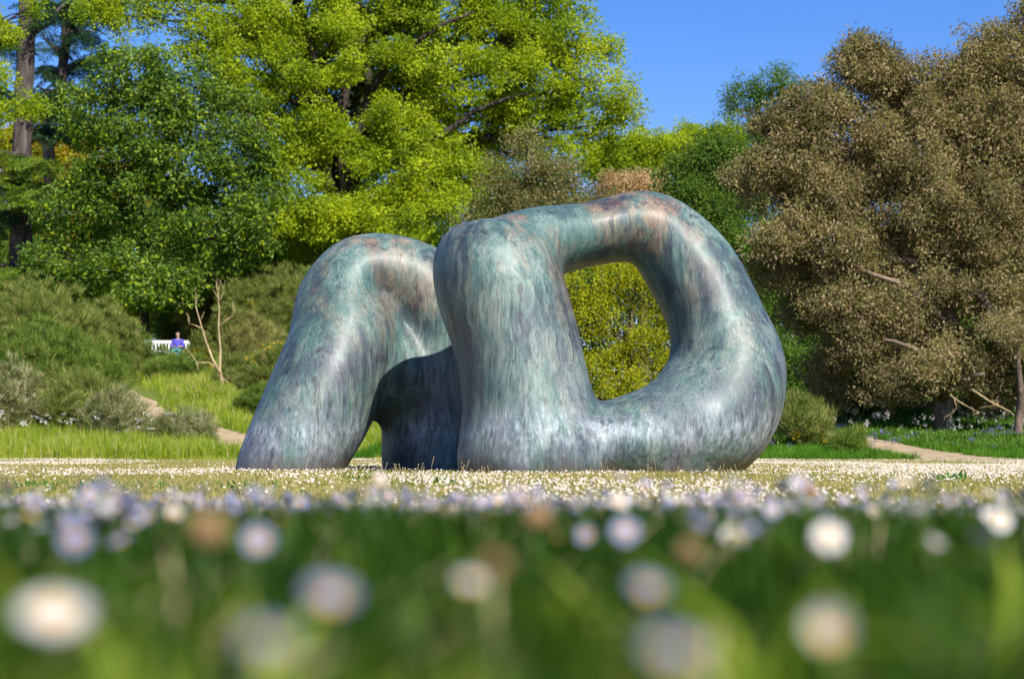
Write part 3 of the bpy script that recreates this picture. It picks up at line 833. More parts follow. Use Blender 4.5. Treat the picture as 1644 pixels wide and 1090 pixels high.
tree('holm_oak_tree', 'grey-olive holm oak showing just above the bronze forms', TG, 850, 72, 26, [(848, 500), (848, 380), (850, 300)],
     [(845, 240, 34, 0, .6), (800, 285, 38, 0, .8), (870, 280, 44, 0, .8), (925, 300, 34, 1, .7), (840, 335, 52), (905, 350, 52), (970, 335, 36, 1, .8), (850, 420, 80, 1), (780, 360, 36)],
     'olive', M['bark_dark'], sub_r=.5, density=.85, seed=4)
tree('small_tree', 'low pinkish-brown tree crown above the right bronze shoulder', TG, 1015, 86, 14, [(1015, 480), (1016, 330)],
     [(1015, 305, 34), (985, 312, 30), (1050, 310, 28), (1015, 360, 55)], 'pink', M['bark'], sub_r=.6, density=.9, seed=5)
tree('broadleaf_tree', 'bright yellow-green tree top left of the dark evergreens, against the sky', TG, 1030, 108, 20, [(1030, 480), (1035, 300)],
     [(1000, 250, 38), (1040, 240, 34), (1075, 250, 34), (1010, 285, 40), (960, 270, 30), (1060, 300, 50), (1050, 370, 60)], 'lime', M['bark'], sub_r=.9, density=.8, seed=6, sprig=1.15)
tree('broadleaf_tree', 'yellow-green tree top between dark evergreens and blue sky', TG, 1140, 112, 20, [(1135, 480), (1130, 300)],
     [(1100, 228, 30), (1140, 225, 32), (1175, 228, 30), (1120, 265, 45), (1170, 280, 45), (1140, 350, 60)], 'lime', M['bark'], sub_r=.85, density=.85, seed=16, sprig=1.15)
tree('evergreen_tree', 'tall dark green tree top standing alone against the blue sky', TG, 1222, 92, 16, [(1222, 400), (1220, 250), (1215, 160)],
     [(1245, 140, 34), (1200, 155, 27, 0, .8), (1175, 170, 20, 0, .7), (1265, 160, 24), (1220, 185, 30, 0, .8), (1230, 230, 45), (1220, 300, 60), (1225, 380, 60)],
     'dark', M['bark'], sub_r=.62, density=.75, seed=7, cover=.9)
tree('evergreen_tree', 'deep green dense tree between the bronze shoulder and the brown oak', TG, 1150, 74, 24, [(1150, 600), (1150, 420), (1145, 300)],
     [(1110, 265, 42), (1155, 250, 38), (1085, 310, 34, 0, .9), (1150, 320, 52), (1195, 290, 32), (1120, 380, 55), (1180, 380, 52), (1210, 450, 50), (1150, 470, 60), (1230, 520, 46), (1190, 560, 50), (1260, 590, 40), (1235, 400, 34), (1280, 640, 36), (1240, 640, 40)],
     'dark', M['bark'], sub_r=.6, density=.95, seed=8)
tree('laurel_shrub', 'dense yellow-green shrub seen through the round bronze opening', None, 1010, 58, 16, [(1010, 640), (1010, 560)],
     [(960, 450, 52), (1030, 455, 52), (1085, 480, 40), (940, 520, 50), (1000, 530, 62), (1070, 545, 50), (960, 590, 50), (1030, 600, 55), (1090, 610, 45), (900, 480, 45), (990, 650, 45), (1060, 660, 45), (920, 630, 40)],
     'yellow', M['bark_dark'], sub_r=.36, density=.75, seed=9, sprig=.8, cat='shrub', twig=.8, cover=.62)
tree('broadleaf_tree', 'golden-leaved tree far behind the two grey cedar trunks', TG, 150, 118, 20, [(150, 420), (150, 300)],
     [(110, 250, 50), (60, 260, 50), (170, 300, 60), (90, 330, 60), (40, 300, 40, 0, .7), (140, 400, 70), (60, 400, 60), (230, 330, 60), (20, 380, 40), (20, 240, 30)], 'autumn', M['bark'], sub_r=1.0, density=.8, seed=10, sprig=1.3)
tree('broadleaf_tree', 'lime green undergrowth tree peeping below the mid green oak', TG, 420, 88, 16, [(420, 480), (420, 420)],
     [(420, 430, 50), (350, 440, 50), (470, 390, 45), (280, 460, 50), (200, 460, 55), (150, 470, 45), (500, 440, 50), (560, 470, 60), (640, 470, 60), (110, 490, 40), (330, 500, 50), (420, 500, 60)], 'lime', M['bark'], sub_r=.8, density=.9, seed=11)
tree('broadleaf_tree', 'fresh green tree reaching in from the top left corner', TG, -60, 70, 30, [(-55, 500), (-50, 300), (-45, 100)],
     [(6, 60, 20, 0, .5), (0, 120, 20, 0, .5), (50, 172, 15, 0, .7), (8, 185, 13, 0, .5), (-50, 60, 60), (-50, 180, 60), (60, 5, 22, 0, .5)], 'lime', M['bark_dark'], sub_r=.4, density=.7, seed=12, sprig=.8)
# far belt that closes the view behind
for i, (px, top, r, s, lb) in enumerate(((690, 250, 90, 'dark', 'far dark green tree hidden behind the huge bright tree'), (330, 330, 80, 'dark', 'far dark green tree behind the mid green oak'),
        (860, 240, 80, 'dark', 'far dark green tree behind the olive crown'), (1330, 420, 110, 'dark', 'far dark green tree behind the brown oak, left side'), (1560, 440, 130, 'dark', 'far dark green tree behind the brown oak, right side'),
        (520, 360, 80, 'oak', 'far green tree behind the forked dark limbs'), (-60, 420, 90, 'dark', 'far dark green tree at the left edge'), (1740, 380, 120, 'dark', 'far dark green tree at the right edge'))):
    tree('background_tree', lb, TG, px, 104 + i * 2, 22, [(px, 560), (px, top + r)],
         [(px, top + r * .7, r * .7), (px - r * .6, top + r * 1.3, r * .7), (px + r * .6, top + r * 1.3, r * .7), (px, top + r * 1.9, r * .9), (px - r * .8, top + r * 2.2, r * .7), (px + r * .8, top + r * 2.2, r * .7)],
         s, M['bark'], sub_r=1.1, density=.75, seed=30 + i, sprig=1.4, twig=.2)

# the wood beyond, one mass
nW = 26000
xw = RNG.uniform(-60, 60, nW); yw = RNG.uniform(112, 120, nW)
hw_ = 8.5 + 1.5 * np.sin(xw * .31) + 1.2 * np.sin(xw * .83 + 1)
zw = RNG.random(nW) ** .8 * hw_
tag(scatter('far_wood', np.stack([xw, yw, ground_z(xw, yw) + zw], -1), rand_rot(nW, .7), RNG.uniform(1.3, 2.3, nW), RNG.integers(0, 3, nW), SRC['dark']), kind='stuff')

# cedars: tall trunks with tiered, drooping sprays
def cedar(label, base_px, d, wpx, pts_px, boughs, seed):
    rnd = random.Random(seed); k = d / FPX
    bx = X(base_px, d); O = Vector((bx, d, gz(bx, d)))
    root = tag(empty('cedar_tree', O), label, 'tree', 'cedar trees at the left')
    tp = [O - Vector((0, 0, .3))] + [P(px, py, d) for px, py in pts_px]
    fp = []
    for i in range(len(tp) - 1): fp += bent(tp[i], tp[i + 1], 4, .015, rnd)[:-1]
    fp.append(tp[-1]); n = len(fp)
    b = MB(); b.tube([q - O for q in fp], [wpx * k / 2 * (1 - .35 * i / n) * (1.3 if i == 0 else 1) for i in range(n)], 14, 0, .09, rnd)
    b.build('trunk', M['bark_cedar'], root)
    groups = {}
    for (x0, y0, x1, y1, dy, s) in boughs:
        a = P(x0, y0, d); c = P(x1, y1, d + dy)
        lp = bent(a, c, 6, .07, rnd)
        lb = MB(); lb.tube([q - O for q in lp], [.16 * (1 - .8 * t / 6) for t in range(7)], 7, 0, .06, rnd)
        lb.build('bough', M['bark_cedar'], root)
        G = groups.setdefault(s, [[], [], []])
        L_ = (c - a).length
        for q in range(int(L_ * 13)):
            t = rnd.uniform(.25, 1.02); base = lp[min(6, int(t * 6))].lerp(lp[min(6, int(t * 6) + 1)], (t * 6) % 1) if t < 1 else c
            az = rnd.uniform(0, 2 * PI)
            G[0].append(base - O + Vector((math.cos(az), math.sin(az), 0)) * rnd.uniform(0, .5) + Vector((0, 0, rnd.uniform(-.25, .1))))
            G[1].append((rnd.uniform(-.3, .3), rnd.uniform(.1, .75), az)); G[2].append(rnd.uniform(.7, 1.35))
    for s, (p_, r_, c_) in groups.items():
        tag(scatter('needles', np.array([tuple(q) for q in p_]), np.array(r_), np.array(c_), RNG.integers(0, 2, len(p_)), SRC[s], root), kind='stuff')

cedar('thick grey-brown cedar trunk at the far left edge', 34, 84, 38, [(36, 480), (34, 400), (32, 330), (36, 250), (38, 150), (42, 60), (46, -40), (48, -120)],
      [(40, 60, 130, -10, 0, 'cedar'), (40, 90, -10, 60, 1, 'cedar'), (38, 160, -20, 130, -1, 'cedar'), (40, 165, 120, 130, 1, 'cedar'), (34, 250, -30, 235, -2, 'cedar_lime'), (36, 265, 62, 255, -2, 'cedar_lime'),
       (34, 295, -30, 290, -3, 'cedar_lime'), (34, 300, 66, 292, -3, 'cedar_lime'), (30, 430, -30, 420, -2, 'cedar_lime'), (34, 425, 44, 432, -3, 'cedar_lime'), (38, 210, 90, 200, 2, 'cedar'), (30, 450, -20, 460, -2, 'cedar_lime'), (34, 330, -20, 350, 0, 'cedar')], 41)
cedar('slimmer grey cedar trunk with peeling bark, second from the left', 80, 90, 22, [(84, 470), (82, 380), (80, 300), (76, 200), (98, 140), (106, 60), (110, -60)],
      [(104, 110, 170, 80, 0, 'cedar'), (100, 120, 60, 110, 1, 'cedar'), (92, 170, 150, 190, 1, 'cedar'), (108, 40, 170, 10, 0, 'cedar'), (80, 210, 150, 200, 1, 'cedar'), (106, 20, 60, -10, 1, 'cedar'), (80, 350, 100, 350, -1, 'cedar_lime'),
       (110, 0, 200, -10, 1, 'cedar'), (108, 60, 150, 50, -1, 'cedar'), (100, 150, 62, 140, 0, 'cedar'), (96, 180, 60, 176, 0, 'cedar'), (100, 90, 70, 60, 0, 'cedar'), (90, 190, 130, 170, -1, 'cedar')], 42)

# ------------------------------------------------------------------ bushes
def bush(label, px, top, w, d, src, seed, dens=1.0, gorse=0.0, name='broom_bush', cat='bush', group='bushes on the bank'):
    rnd = random.Random(seed); rg = np.random.default_rng(seed + 500); k = d / FPX
    bx = X(px, d); O = Vector((bx, d, gz(bx, d)))
    h = max(.35, P(px, top, d).z - O.z); hw = w * k / 2
    root = tag(empty(name, O), label, cat, group)
    st = MB(); pts, rots, scs, var = [], [], [], []
    lobes = [(0, 0, h * .55, hw * .8, h * .55)]
    for _ in range(max(5, int(4 + hw * 3))):
        a = rnd.uniform(0, 2 * PI); r = hw * rnd.uniform(.35, .8)
        s = rnd.uniform(.35, .6); t = 1 - .5 * (r / hw) ** 2
        lobes.append((math.cos(a) * r, math.sin(a) * r * .8, h * t * rnd.uniform(.4, .68), hw * s, h * s * .8))
    for (lx, ly, lz, lr, lh) in lobes:
        for _ in range(2):
            q = Vector((lx + rnd.uniform(-.4, .4) * lr, ly + rnd.uniform(-.4, .4) * lr, lz + lh * rnd.uniform(-.1, .6)))
            st.tube(bent((lx * .2, ly * .2, -.05), q, 4, .10, rnd), [.03, .024, .018, .012, .006], 5)
        n = int(dens * 150 * (lr * lh + lr * lr * .5))
        g = rg.normal(size=(n, 3)); g /= np.linalg.norm(g, axis=1)[:, None]
        g *= (rg.uniform(.12, 1, n) ** .45 * np.where(rg.random(n) < .12, rg.uniform(1, 1.25, n), 1) * (1 + .16 * np.sin(g[:, 0] * 5 + seed) * np.sin(g[:, 2] * 6 + seed * 2)))[:, None]
        out = g.copy()
        g = g * np.array([lr, lr, lh]) + np.array([lx, ly, lz])
        pts.append(g)
        az = np.arctan2(out[:, 1], out[:, 0]); tl = np.clip(1 - out[:, 2], 0, 1) * .8 * rg.uniform(.4, 1.1, n)
        rots.append(np.stack([rg.normal(0, .4, n), tl + rg.normal(0, .3, n), az], -1))
    pts = np.concatenate(pts); rots = np.concatenate(rots)
    zg = ground_z(pts[:, 0] + O.x, pts[:, 1] + O.y) - O.z
    keep = pts[:, 2] > zg - .05; pts, rots = pts[keep], rots[keep]
    n = len(pts); ns = len(SRC[src])
    if src == 'gorse': var = np.where(rg.random(n) < gorse, 3, rg.integers(0, 3, n))
    else: var = rg.integers(0, ns, n)
    tag(st.build('stems', M['bark'], root), kind='stuff')
    tag(scatter('foliage', pts, rots, rg.uniform(.7, 1.35, n), var, SRC[src], root), kind='stuff')
    return root

BUSHES = [
 ('tall green and brown broom bush at the left edge under the oak', 50, 462, 250, 64, 'broom_mix', 1, 0),
 ('bushy green broom low at the left edge', 70, 525, 200, 57, 'broom', 1, 0),
 ('silvery grey heather bush at the bottom left corner of the bank', 18, 585, 120, 51.5, 'grey', 1, 0),
 ('olive broom bush behind the long grass, left', 120, 600, 190, 52.5, 'broom_mix', 1, 0),
 ('brown-tipped broom bush below the oak trunk', 160, 486, 110, 70, 'broom_mix', 1, 0),
 ('rounded dark green broom beside the left path', 145, 550, 140, 59, 'broom', 1, 0),
 ('grey wispy bush standing in front of the left path', 292, 662, 120, 49.6, 'grey', 1.1, 0),
 ('grey-green bush at the edge of the long grass, left', 195, 630, 110, 50.5, 'grey', 1, 0),
 ('bright green broom below the seated person', 282, 574, 110, 70, 'broom', 1, 0),
 ('green broom standing before the oak trunk and bench end', 226, 530, 44, 71, 'broom', 1, 0),
 ('tan dry broom with pale twigs above the bare forked stem', 355, 452, 150, 82, 'broom_tan', 1, 0),
 ('tan and olive broom with a few yellow flowers, upper bank', 425, 440, 150, 79, 'gorse', 1, .07),
 ('olive broom beside the bronze shoulder, upper bank', 490, 440, 140, 77, 'broom_mix', 1, 0),
 ('brownish broom in the middle of the bank', 410, 520, 130, 69, 'broom_tan', 1, 0),
 ('green gorse with yellow flowers beside the leaning bronze', 455, 560, 130, 61, 'gorse', 1.1, .14),
 ('dark green gorse low beside the leaning bronze leg', 425, 625, 90, 56, 'broom', 1.1, 0),
 ('low green broom sprig in front of the bench seat', 258, 562, 26, 73.6, 'broom', 1, 0),
 ('small green gorse with yellow flowers right of the bench', 322, 535, 44, 73, 'gorse', 1, .15),
 ('olive broom right of the bare forked stem', 392, 570, 100, 64.5, 'broom_mix', 1, 0),
 ('bright green broom at the foot of the bare forked stem', 330, 622, 70, 60.5, 'broom', 1, 0),
 ('soft green grassy mound behind the grey wispy bush', 345, 640, 90, 60, 'grass_long', .8, 0),
 ('green bush behind the bench back', 290, 500, 90, 84, 'broom', 1, 0),
 ('green bush seen through the low gap under the bronze', 640, 660, 130, 58, 'broom', 1.1, 0),
 ('broom bush hidden behind the leaning bronze', 560, 540, 150, 64, 'broom_mix', .9, 0),
 ('loose green bush with sparse yellow flowers right of the bronze bulge', 1288, 640, 105, 50.5, 'gorse', 1.3, .02),
 ('low dark green bush beside the right path', 1362, 695, 66, 48.4, 'broom', 1.4, 0),
 ('dark broom bush behind the bronze bulge', 1215, 640, 90, 54, 'broom', 1, 0),
]
for i, (lb, px, top, w, d, s, dn, g) in enumerate(BUSHES):
    bush(lb, px, top, w, d, s, 200 + i, dn, g)
tree('understory_shrub', 'bright green leafy shrub in shade left of the oak trunk', None, 1400, 66, 8, [(1400, 680), (1400, 640)], [(1340, 640, 40), (1380, 630, 40), (1430, 650, 40), (1400, 670, 40), (1460, 660, 35)], 'dark', M['bark'], sub_r=.4, density=.9, seed=60, cat='shrub', sprig=.8)
tree('understory_shrub', 'green leafy shrub in shade right of the oak trunk', None, 1600, 68, 8, [(1600, 690), (1600, 640)], [(1570, 650, 40), (1620, 640, 45), (1660, 650, 40), (1600, 680, 40), (1540, 665, 30), (1480, 670, 35)], 'dark', M['bark'], sub_r=.4, density=.9, seed=61, cat='shrub', sprig=.8)
# smaller trunks under the oak
for px, d, w, top, lb in ((1478, 68, 10, 600, 'slim pale trunk left of the big holm oak trunk'), (1635, 58, 16, 560, 'leaning brown trunk at the right edge under the oak')):
    tree('young_tree', lb, TG, px, d, w, [(px + 2, 660), (px + 4, 620), (px, top)], [(px, top - 10, 30), (px - 20, top - 30, 30)], 'holm', M['bark_holm'], sub_r=.4, density=.7, seed=int(px), sprig=.8)
# bare fallen branches beside the oak trunk
b = MB(); rnd = random.Random(5)
def brn(pts, r0, d0):
    b.tube([P(x, y, d0) for x, y in pts], [r0 * .5 * (1 - .8 * i / (len(pts) - 1)) for i in range(len(pts))], 6, 0, .1, rnd)
    for _ in range(6):
        i = rnd.randrange(1, len(pts)); x, y = pts[i]; sx = rnd.uniform(-14, 14)
        b.tube([P(x, y, d0), P(x + sx * .5, y + rnd.uniform(-6, 4), d0 + .1), P(x + sx, y + rnd.uniform(-12, 9), d0)], [.014, .01, .004], 4)
brn([(1522, 628), (1545, 620), (1570, 612)], .10, 58.6); brn([(1525, 634), (1545, 648), (1572, 662)], .05, 58.4); brn([(1560, 625), (1590, 645), (1620, 660), (1644, 678)], .07, 58.2)
brn([(1532, 640), (1536, 655), (1520, 668)], .03, 58.3); brn([(1572, 655), (1600, 650)], .025, 58.2)
tag(b.build('dead_branch', M['bark_dead']), 'bare pale broken branches spreading right of the holm oak trunk', 'branch')

# bare forked stem on the bank
D = 63
base = P(357, 618, D); base = Vector((base.x, D, gz(base.x, D)))
root = tag(empty('bare_shrub', base), 'bare tan forked stem with thin twigs in the middle of the bank', 'shrub')
def stem(name, pts, r0, dd=0, r1=.2):
    b = MB(); n = len(pts) - 1
    b.tube([P(x, y, D + dd) - base for x, y in pts], [r0 * (1 - (1 - r1) * i / n) for i in range(n + 1)], 6, 0, .1, rnd)
    b.build(name, M['bark_dead'], root)
stem('trunk', [(358, 640), (356, 610), (353, 592), (354, 560), (351, 525), (352, 500), (350, 470)], .062)
stem('branch', [(354, 600), (342, 578), (331, 550), (324, 525), (318, 505), (314, 490)], .05)
stem('branch', [(352, 525), (362, 515), (376, 505)], .03); stem('branch', [(350, 592), (335, 582), (316, 582), (308, 570), (300, 560)], .028)
stem('branch', [(357, 608), (366, 614), (374, 622)], .03); stem('branch', [(324, 527), (312, 522), (304, 520)], .02)
stem('branch', [(322, 515), (328, 500)], .018); stem('branch', [(351, 480), (342, 465)], .02); stem('branch', [(351, 485), (360, 468)], .02)
stem('branch', [(316, 582), (320, 600)], .018)
for k in range(14):
    x, y = rnd.choice([(350, 470), (342, 465), (360, 468), (376, 505), (314, 490), (304, 520)]); stem('twig', [(x, y), (x + rnd.uniform(-4, 4), y - rnd.uniform(6, 12)), (x + rnd.uniform(-9, 9), y - rnd.uniform(16, 28))], .012)

# ------------------------------------------------------------------ bench and the seated person
BD = 75.0
bp_ = P(278, 577, BD); bzg = gz(bp_.x, BD)
BZ = max(bzg, P(278, 585, BD).z - 0.0)
broot = tag(empty('park_bench', (P(266, 560, BD).x, BD, bzg), math.radians(6)), 'white slatted park bench half hidden in the bushes on the bank', 'bench')
lift = P(270, 547, BD).z - bzg - .92                                   # top rail at the photograph's height
def bpart(name, c, s, parent=broot):
    b = MB(); b.box((0, 0, 0), s); o = b.build(name, M['bench'], parent, False, c); return o
L2 = 1.75
for sx in (-1, 1):
    bpart('leg', (sx * L2 / 2, -.42, .2 + lift / 2), (.07, .07, .44 + lift)); bpart('leg', (sx * L2 / 2, .06, .42 + lift / 2), (.07, .06, .9 + lift))
    bpart('armrest', (sx * L2 / 2, -.20, .64 + lift), (.075, .52, .035)); bpart('arm_post', (sx * L2 / 2, -.42, .53 + lift), (.05, .05, .2))
for k in range(5): bpart('seat_slat', (0, -.42 + k * .105, .43 + lift), (L2 - .08, .085, .025))
bpart('top_rail', (0, .06, .88 + lift), (L2 - .07, .045, .11)); bpart('lower_rail', (0, .06, .52 + lift), (L2 - .07, .04, .06))
for k in range(13): bpart('back_slat', (-L2 / 2 + .12 + k * (L2 - .24) / 12, .06, .69 + lift), (.055, .02, .27))

SEAT_Z = bzg + .445 + lift
px_, = (P(287, 560, BD).x,)
proot = tag(empty('person', (px_, BD - .2, bzg)), 'dark haired person in a violet-blue top sitting on the white bench', 'person')
def skin(name, verts, edges, radii, mat, parent, sub=2):
    me = bpy.data.meshes.new(name); me.from_pydata(verts, edges, []); 
    o = bpy.data.objects.new('tmp', me); COL.objects.link(o)
    md = o.modifiers.new('s', 'SKIN'); md.use_smooth_shade = True
    lay = me.skin_vertices[0] if me.skin_vertices else None
    if lay is None:
        bm = bmesh.new(); bm.from_mesh(me); bm.verts.layers.skin.verify(); bm.to_mesh(me); bm.free(); lay = me.skin_vertices[0]
    for i, r in enumerate(radii):
        lay.data[i].radius = r if isinstance(r, tuple) else (r, r); lay.data[i].use_root = (i == 0)
    ms = o.modifiers.new('u', 'SUBSURF'); ms.levels = ms.render_levels = sub
    me2 = bpy.data.meshes.new_from_object(o.evaluated_get(bpy.context.evaluated_depsgraph_get())); me2.name = name
    bpy.data.objects.remove(o); me2.materials.clear(); me2.materials.append(mat)
    me2.polygons.foreach_set('use_smooth', [True] * len(me2.polygons))
    return obj(name, me2, parent)
SZ = SEAT_Z - bzg
mskin = plain_mat('skin', (0.42, 0.25, 0.17), .6, 0, .05); mshirt = plain_mat('violet_blue_cloth', (0.08, 0.07, 0.42), .85, 0, .35, 14)
mpants = plain_mat('teal_cloth', (0.05, 0.22, 0.22), .85); mhair = plain_mat('black_hair', (0.012, 0.01, 0.01), .5); mshoe = plain_mat('white_shoe', (0.7, 0.7, 0.7), .6)
# body: pelvis, spine, neck, head, arms folded to the lap, legs bent at the knee
bv = [(0, 0, SZ + .10), (0, -.01, SZ + .28), (0, -.03, SZ + .46), (0, -.05, SZ + .53), (0, -.07, SZ + .60), (0, -.09, SZ + .68), (0, -.085, SZ + .76),
      (.17, -.04, SZ + .47), (.22, -.08, SZ + .25), (.10, -.28, SZ + .22), (.05, -.34, SZ + .23), (-.17, -.04, SZ + .47), (-.22, -.08, SZ + .25), (-.10, -.28, SZ + .22), (-.05, -.34, SZ + .24),
      (.09, -.05, SZ + .08), (.12, -.44, SZ + .09), (.12, -.46, .06), (.12, -.58, .03), (-.09, -.05, SZ + .08), (-.12, -.44, SZ + .09), (-.11, -.46, .06), (-.11, -.58, .03)]
be = [(0, 1), (1, 2), (2, 3), (3, 4), (4, 5), (5, 6), (2, 7), (7, 8), (8, 9), (9, 10), (2, 11), (11, 12), (12, 13), (13, 14), (0, 15), (15, 16), (16, 17), (17, 18), (0, 19), (19, 20), (20, 21), (21, 22)]
br = [.13, .12, .13, .055, .06, .085, .07, .055, .042, .033, .028, .055, .042, .033, .028, .085, .06, .042, .035, .085, .06, .042, .035]
skin('body', bv, be, br, mskin, proot)
skin('shirt', [bv[0], bv[1], bv[2], (0, -.045, SZ + .52), bv[7], bv[8], (.15, -.19, SZ + .23), bv[11], bv[12], (-.15, -.19, SZ + .23)],
     [(0, 1), (1, 2), (2, 3), (2, 4), (4, 5), (5, 6), (2, 7), (7, 8), (8, 9)], [.145, .14, .15, .075, .072, .058, .05, .072, .058, .05], mshirt, proot)
skin('trousers', [(0, 0, SZ + .10), bv[15], bv[16], (.12, -.455, .14), bv[19], bv[20], (-.11, -.455, .14)], [(0, 1), (1, 2), (2, 3), (0, 4), (4, 5), (5, 6)], [.14, .095, .072, .055, .095, .072, .055], mpants, proot)
skin('hair', [(0, -.06, SZ + .79), (0, -.02, SZ + .74), (0, .015, SZ + .66), (0, .02, SZ + .56)], [(0, 1), (1, 2), (2, 3)], [.075, .10, .085, .05], mhair, proot)
for s in (-1, 1):
    skin('shoe', [(s * .115, -.45, .05), (s * .115, -.52, .04), (s * .115, -.62, .03)], [(0, 1), (1, 2)], [.05, .048, .035], mshoe, proot)
b = MB(); b.box((0, -.175, SZ + .685), (.02, .03, .035)); b.box((0, -.172, SZ + .64), (.05, .012, .012)); b.box((-.032, -.168, SZ + .71), (.02, .01, .01)); b.box((.032, -.168, SZ + .71), (.02, .01, .01))
b.build('face', mskin, proot)

# ------------------------------------------------------------------ grass, ground cover
def in_view(x, y, pad=1.06): return np.abs(x) < y * .257 * pad + .3
def on_path(x, y, wide=1.0):
    m = np.zeros(len(x), bool)
    for PTS, w in ((PATH_L, 1.0), (PATH_R, 1.0)):
        for i in range(len(PTS) - 1):
            ax, ay = PTS[i]; bx, by = PTS[i + 1]; dx, dy = bx - ax, by - ay
            t = np.clip(((x - ax) * dx + (y - ay) * dy) / (dx * dx + dy * dy), 0, 1)
            m |= np.hypot(x - ax - t * dx, y - ay - t * dy) < w * wide
    return m
def lumps(x, y, sx, sy, seed):
    r = np.random.default_rng(seed); v = np.zeros(len(x))
    for k in range(9):
        a, b_, c, f = r.uniform(-1, 1), r.uniform(-1, 1), r.uniform(0, 6.28), r.uniform(.5, 2.2)
        v += np.sin(x / sx * a * f * 3 + y / sy * b_ * f * 3 + c) / f
    return v / 3.2
def patch(name, n, y0, y1, src, s0, s1, keepf=None, tilt=.15, pw=1.0, x0=None, x1=None, lift=-.01):
    y = y0 + (y1 - y0) * RNG.random(n) ** pw
    w = y * .257 * 1.08 + .5
    x = RNG.uniform(-1, 1, n) * w
    k = np.ones(n, bool)
    if x0 is not None: k &= x > x0
    if x1 is not None: k &= x < x1
    if keepf is not None: k &= keepf(x, y)
    x, y = x[k], y[k]
    p = np.stack([x, y, ground_z(x, y) + lift], -1); m_ = len(x)
    rot = np.stack([RNG.uniform(-tilt, tilt, m_), RNG.uniform(-tilt, tilt, m_), RNG.uniform(0, 6.28, m_)], -1)
    return tag(scatter(name, p, rot, RNG.uniform(s0, s1, m_), RNG.integers(0, len(SRC[src]), m_), SRC[src]), kind='stuff')

patch('long_grass', 15000, 46.2, 60, 'grass_long', .55, 1.25, lambda x, y: (x < -4 + (y - 46) * .2) & ~on_path(x, y, .75) & ~on_path(x, y + .9, .75) & ~((y > 51) & (on_path(x, y + 1.8, 1.1) | on_path(x, y + 2.8, 1.1))), pw=1.4)
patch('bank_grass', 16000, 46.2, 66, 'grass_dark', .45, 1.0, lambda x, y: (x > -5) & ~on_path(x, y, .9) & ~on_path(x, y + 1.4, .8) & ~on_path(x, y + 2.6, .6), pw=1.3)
patch('upper_bank_grass', 9000, 55, 90, 'grass_long', .6, 1.2, lambda x, y: (x < 2) & ~on_path(x, y, 1.3) & ~on_path(x, y + 1.3, 1.2) & ~on_path(x, y + 2.6, 1.2))
patch('ground_herbs', 9000, 49, 76, 'fern', .5, 1.25, lambda x, y: (x > 6) & ~on_path(x, y, 1.1) & ~on_path(x, y + 1.5, 1.0) & ~on_path(x, y + 3, .9), tilt=.4, lift=.05)
patch('turf', 26000, 5.6, 46.4, 'turf', .7, 1.4, pw=1.15)
patch('edge_tufts', 1600, 44.6, 46.6, 'grass_long', .12, .45, lambda x, y: (x < 5) & (lumps(x, y, .6, .6, 12) + (y - 45.6) * .6 > 0))
patch('foot_grass', 1100, 20.0, 21.6, 'turf', .8, 1.7, lambda x, y: (x > X(370, 21.9)) & (x < X(1210, 21.9)) & (lumps(x, y, .4, .4, 13) > -.2))

# flowers: one shared mesh per shape
fm = [flower_mesh('daisy_head_open', .0115, 13, .12, 1, [M['petal'], M['disc']]),
      flower_mesh('daisy_head_cupped', .0105, 12, .7, 2, [M['petal'], M['disc']]),
      flower_mesh('daisy_head_shaded', .0110, 12, .35, 3, [M['petal_shaded'], M['disc']])]
SRC['daisy'] = [obj('daisy_source_%d' % i, m_, link=False) for i, m_ in enumerate(fm)]
def daisies(name, n, y0, y1, pw, dens, s0=.5, s1=.95):
    y = y0 + (y1 - y0) * RNG.random(n) ** pw
    x = RNG.uniform(-1, 1, n) * (y * .257 * 1.06 + .3)
    k = RNG.random(n) < dens(x, y)
    x, y = x[k], y[k]; m_ = len(x)
    h = RNG.uniform(.018, .042, m_)
    p = np.stack([x, y, ground_z(x, y) + h], -1)
    # heads turn towards the sun, each a little differently
    dx = SUN.x + RNG.normal(0, .35, m_); dy = SUN.y + RNG.normal(0, .35, m_) ; dz = SUN.z + RNG.normal(0, .25, m_)
    th = np.arctan2(np.hypot(dx, dy), dz); az = np.arctan2(dy, dx)
    rot = np.stack([np.zeros(m_), th, az], -1)
    return tag(scatter(name, p, rot, RNG.uniform(s0, s1, m_), RNG.choice([0, 1, 2], m_, p=[.65, .25, .1]), SRC['daisy']), kind='stuff')
def dens_lawn(x, y):
    v = lumps(x, y, 1.6, 5.0, 5) + .5 * lumps(x, y, .5, 1.6, 6)
    band = .17 + .33 * sstep(14, 21, y) + .08 * sstep(30, 40, y)
    return np.clip(band + v * .7, .03, 1) * (1 - sstep(44.2, 46.6, y + lumps(x, y, .8, .8, 9) * 1.2))
daisies('daisy_carpet', 62000, 6.0, 46.5, .8, dens_lawn)

patch('near_grass', 15000, .42, 6.6, 'near_grass', .75, 1.35, pw=.8, tilt=.35)

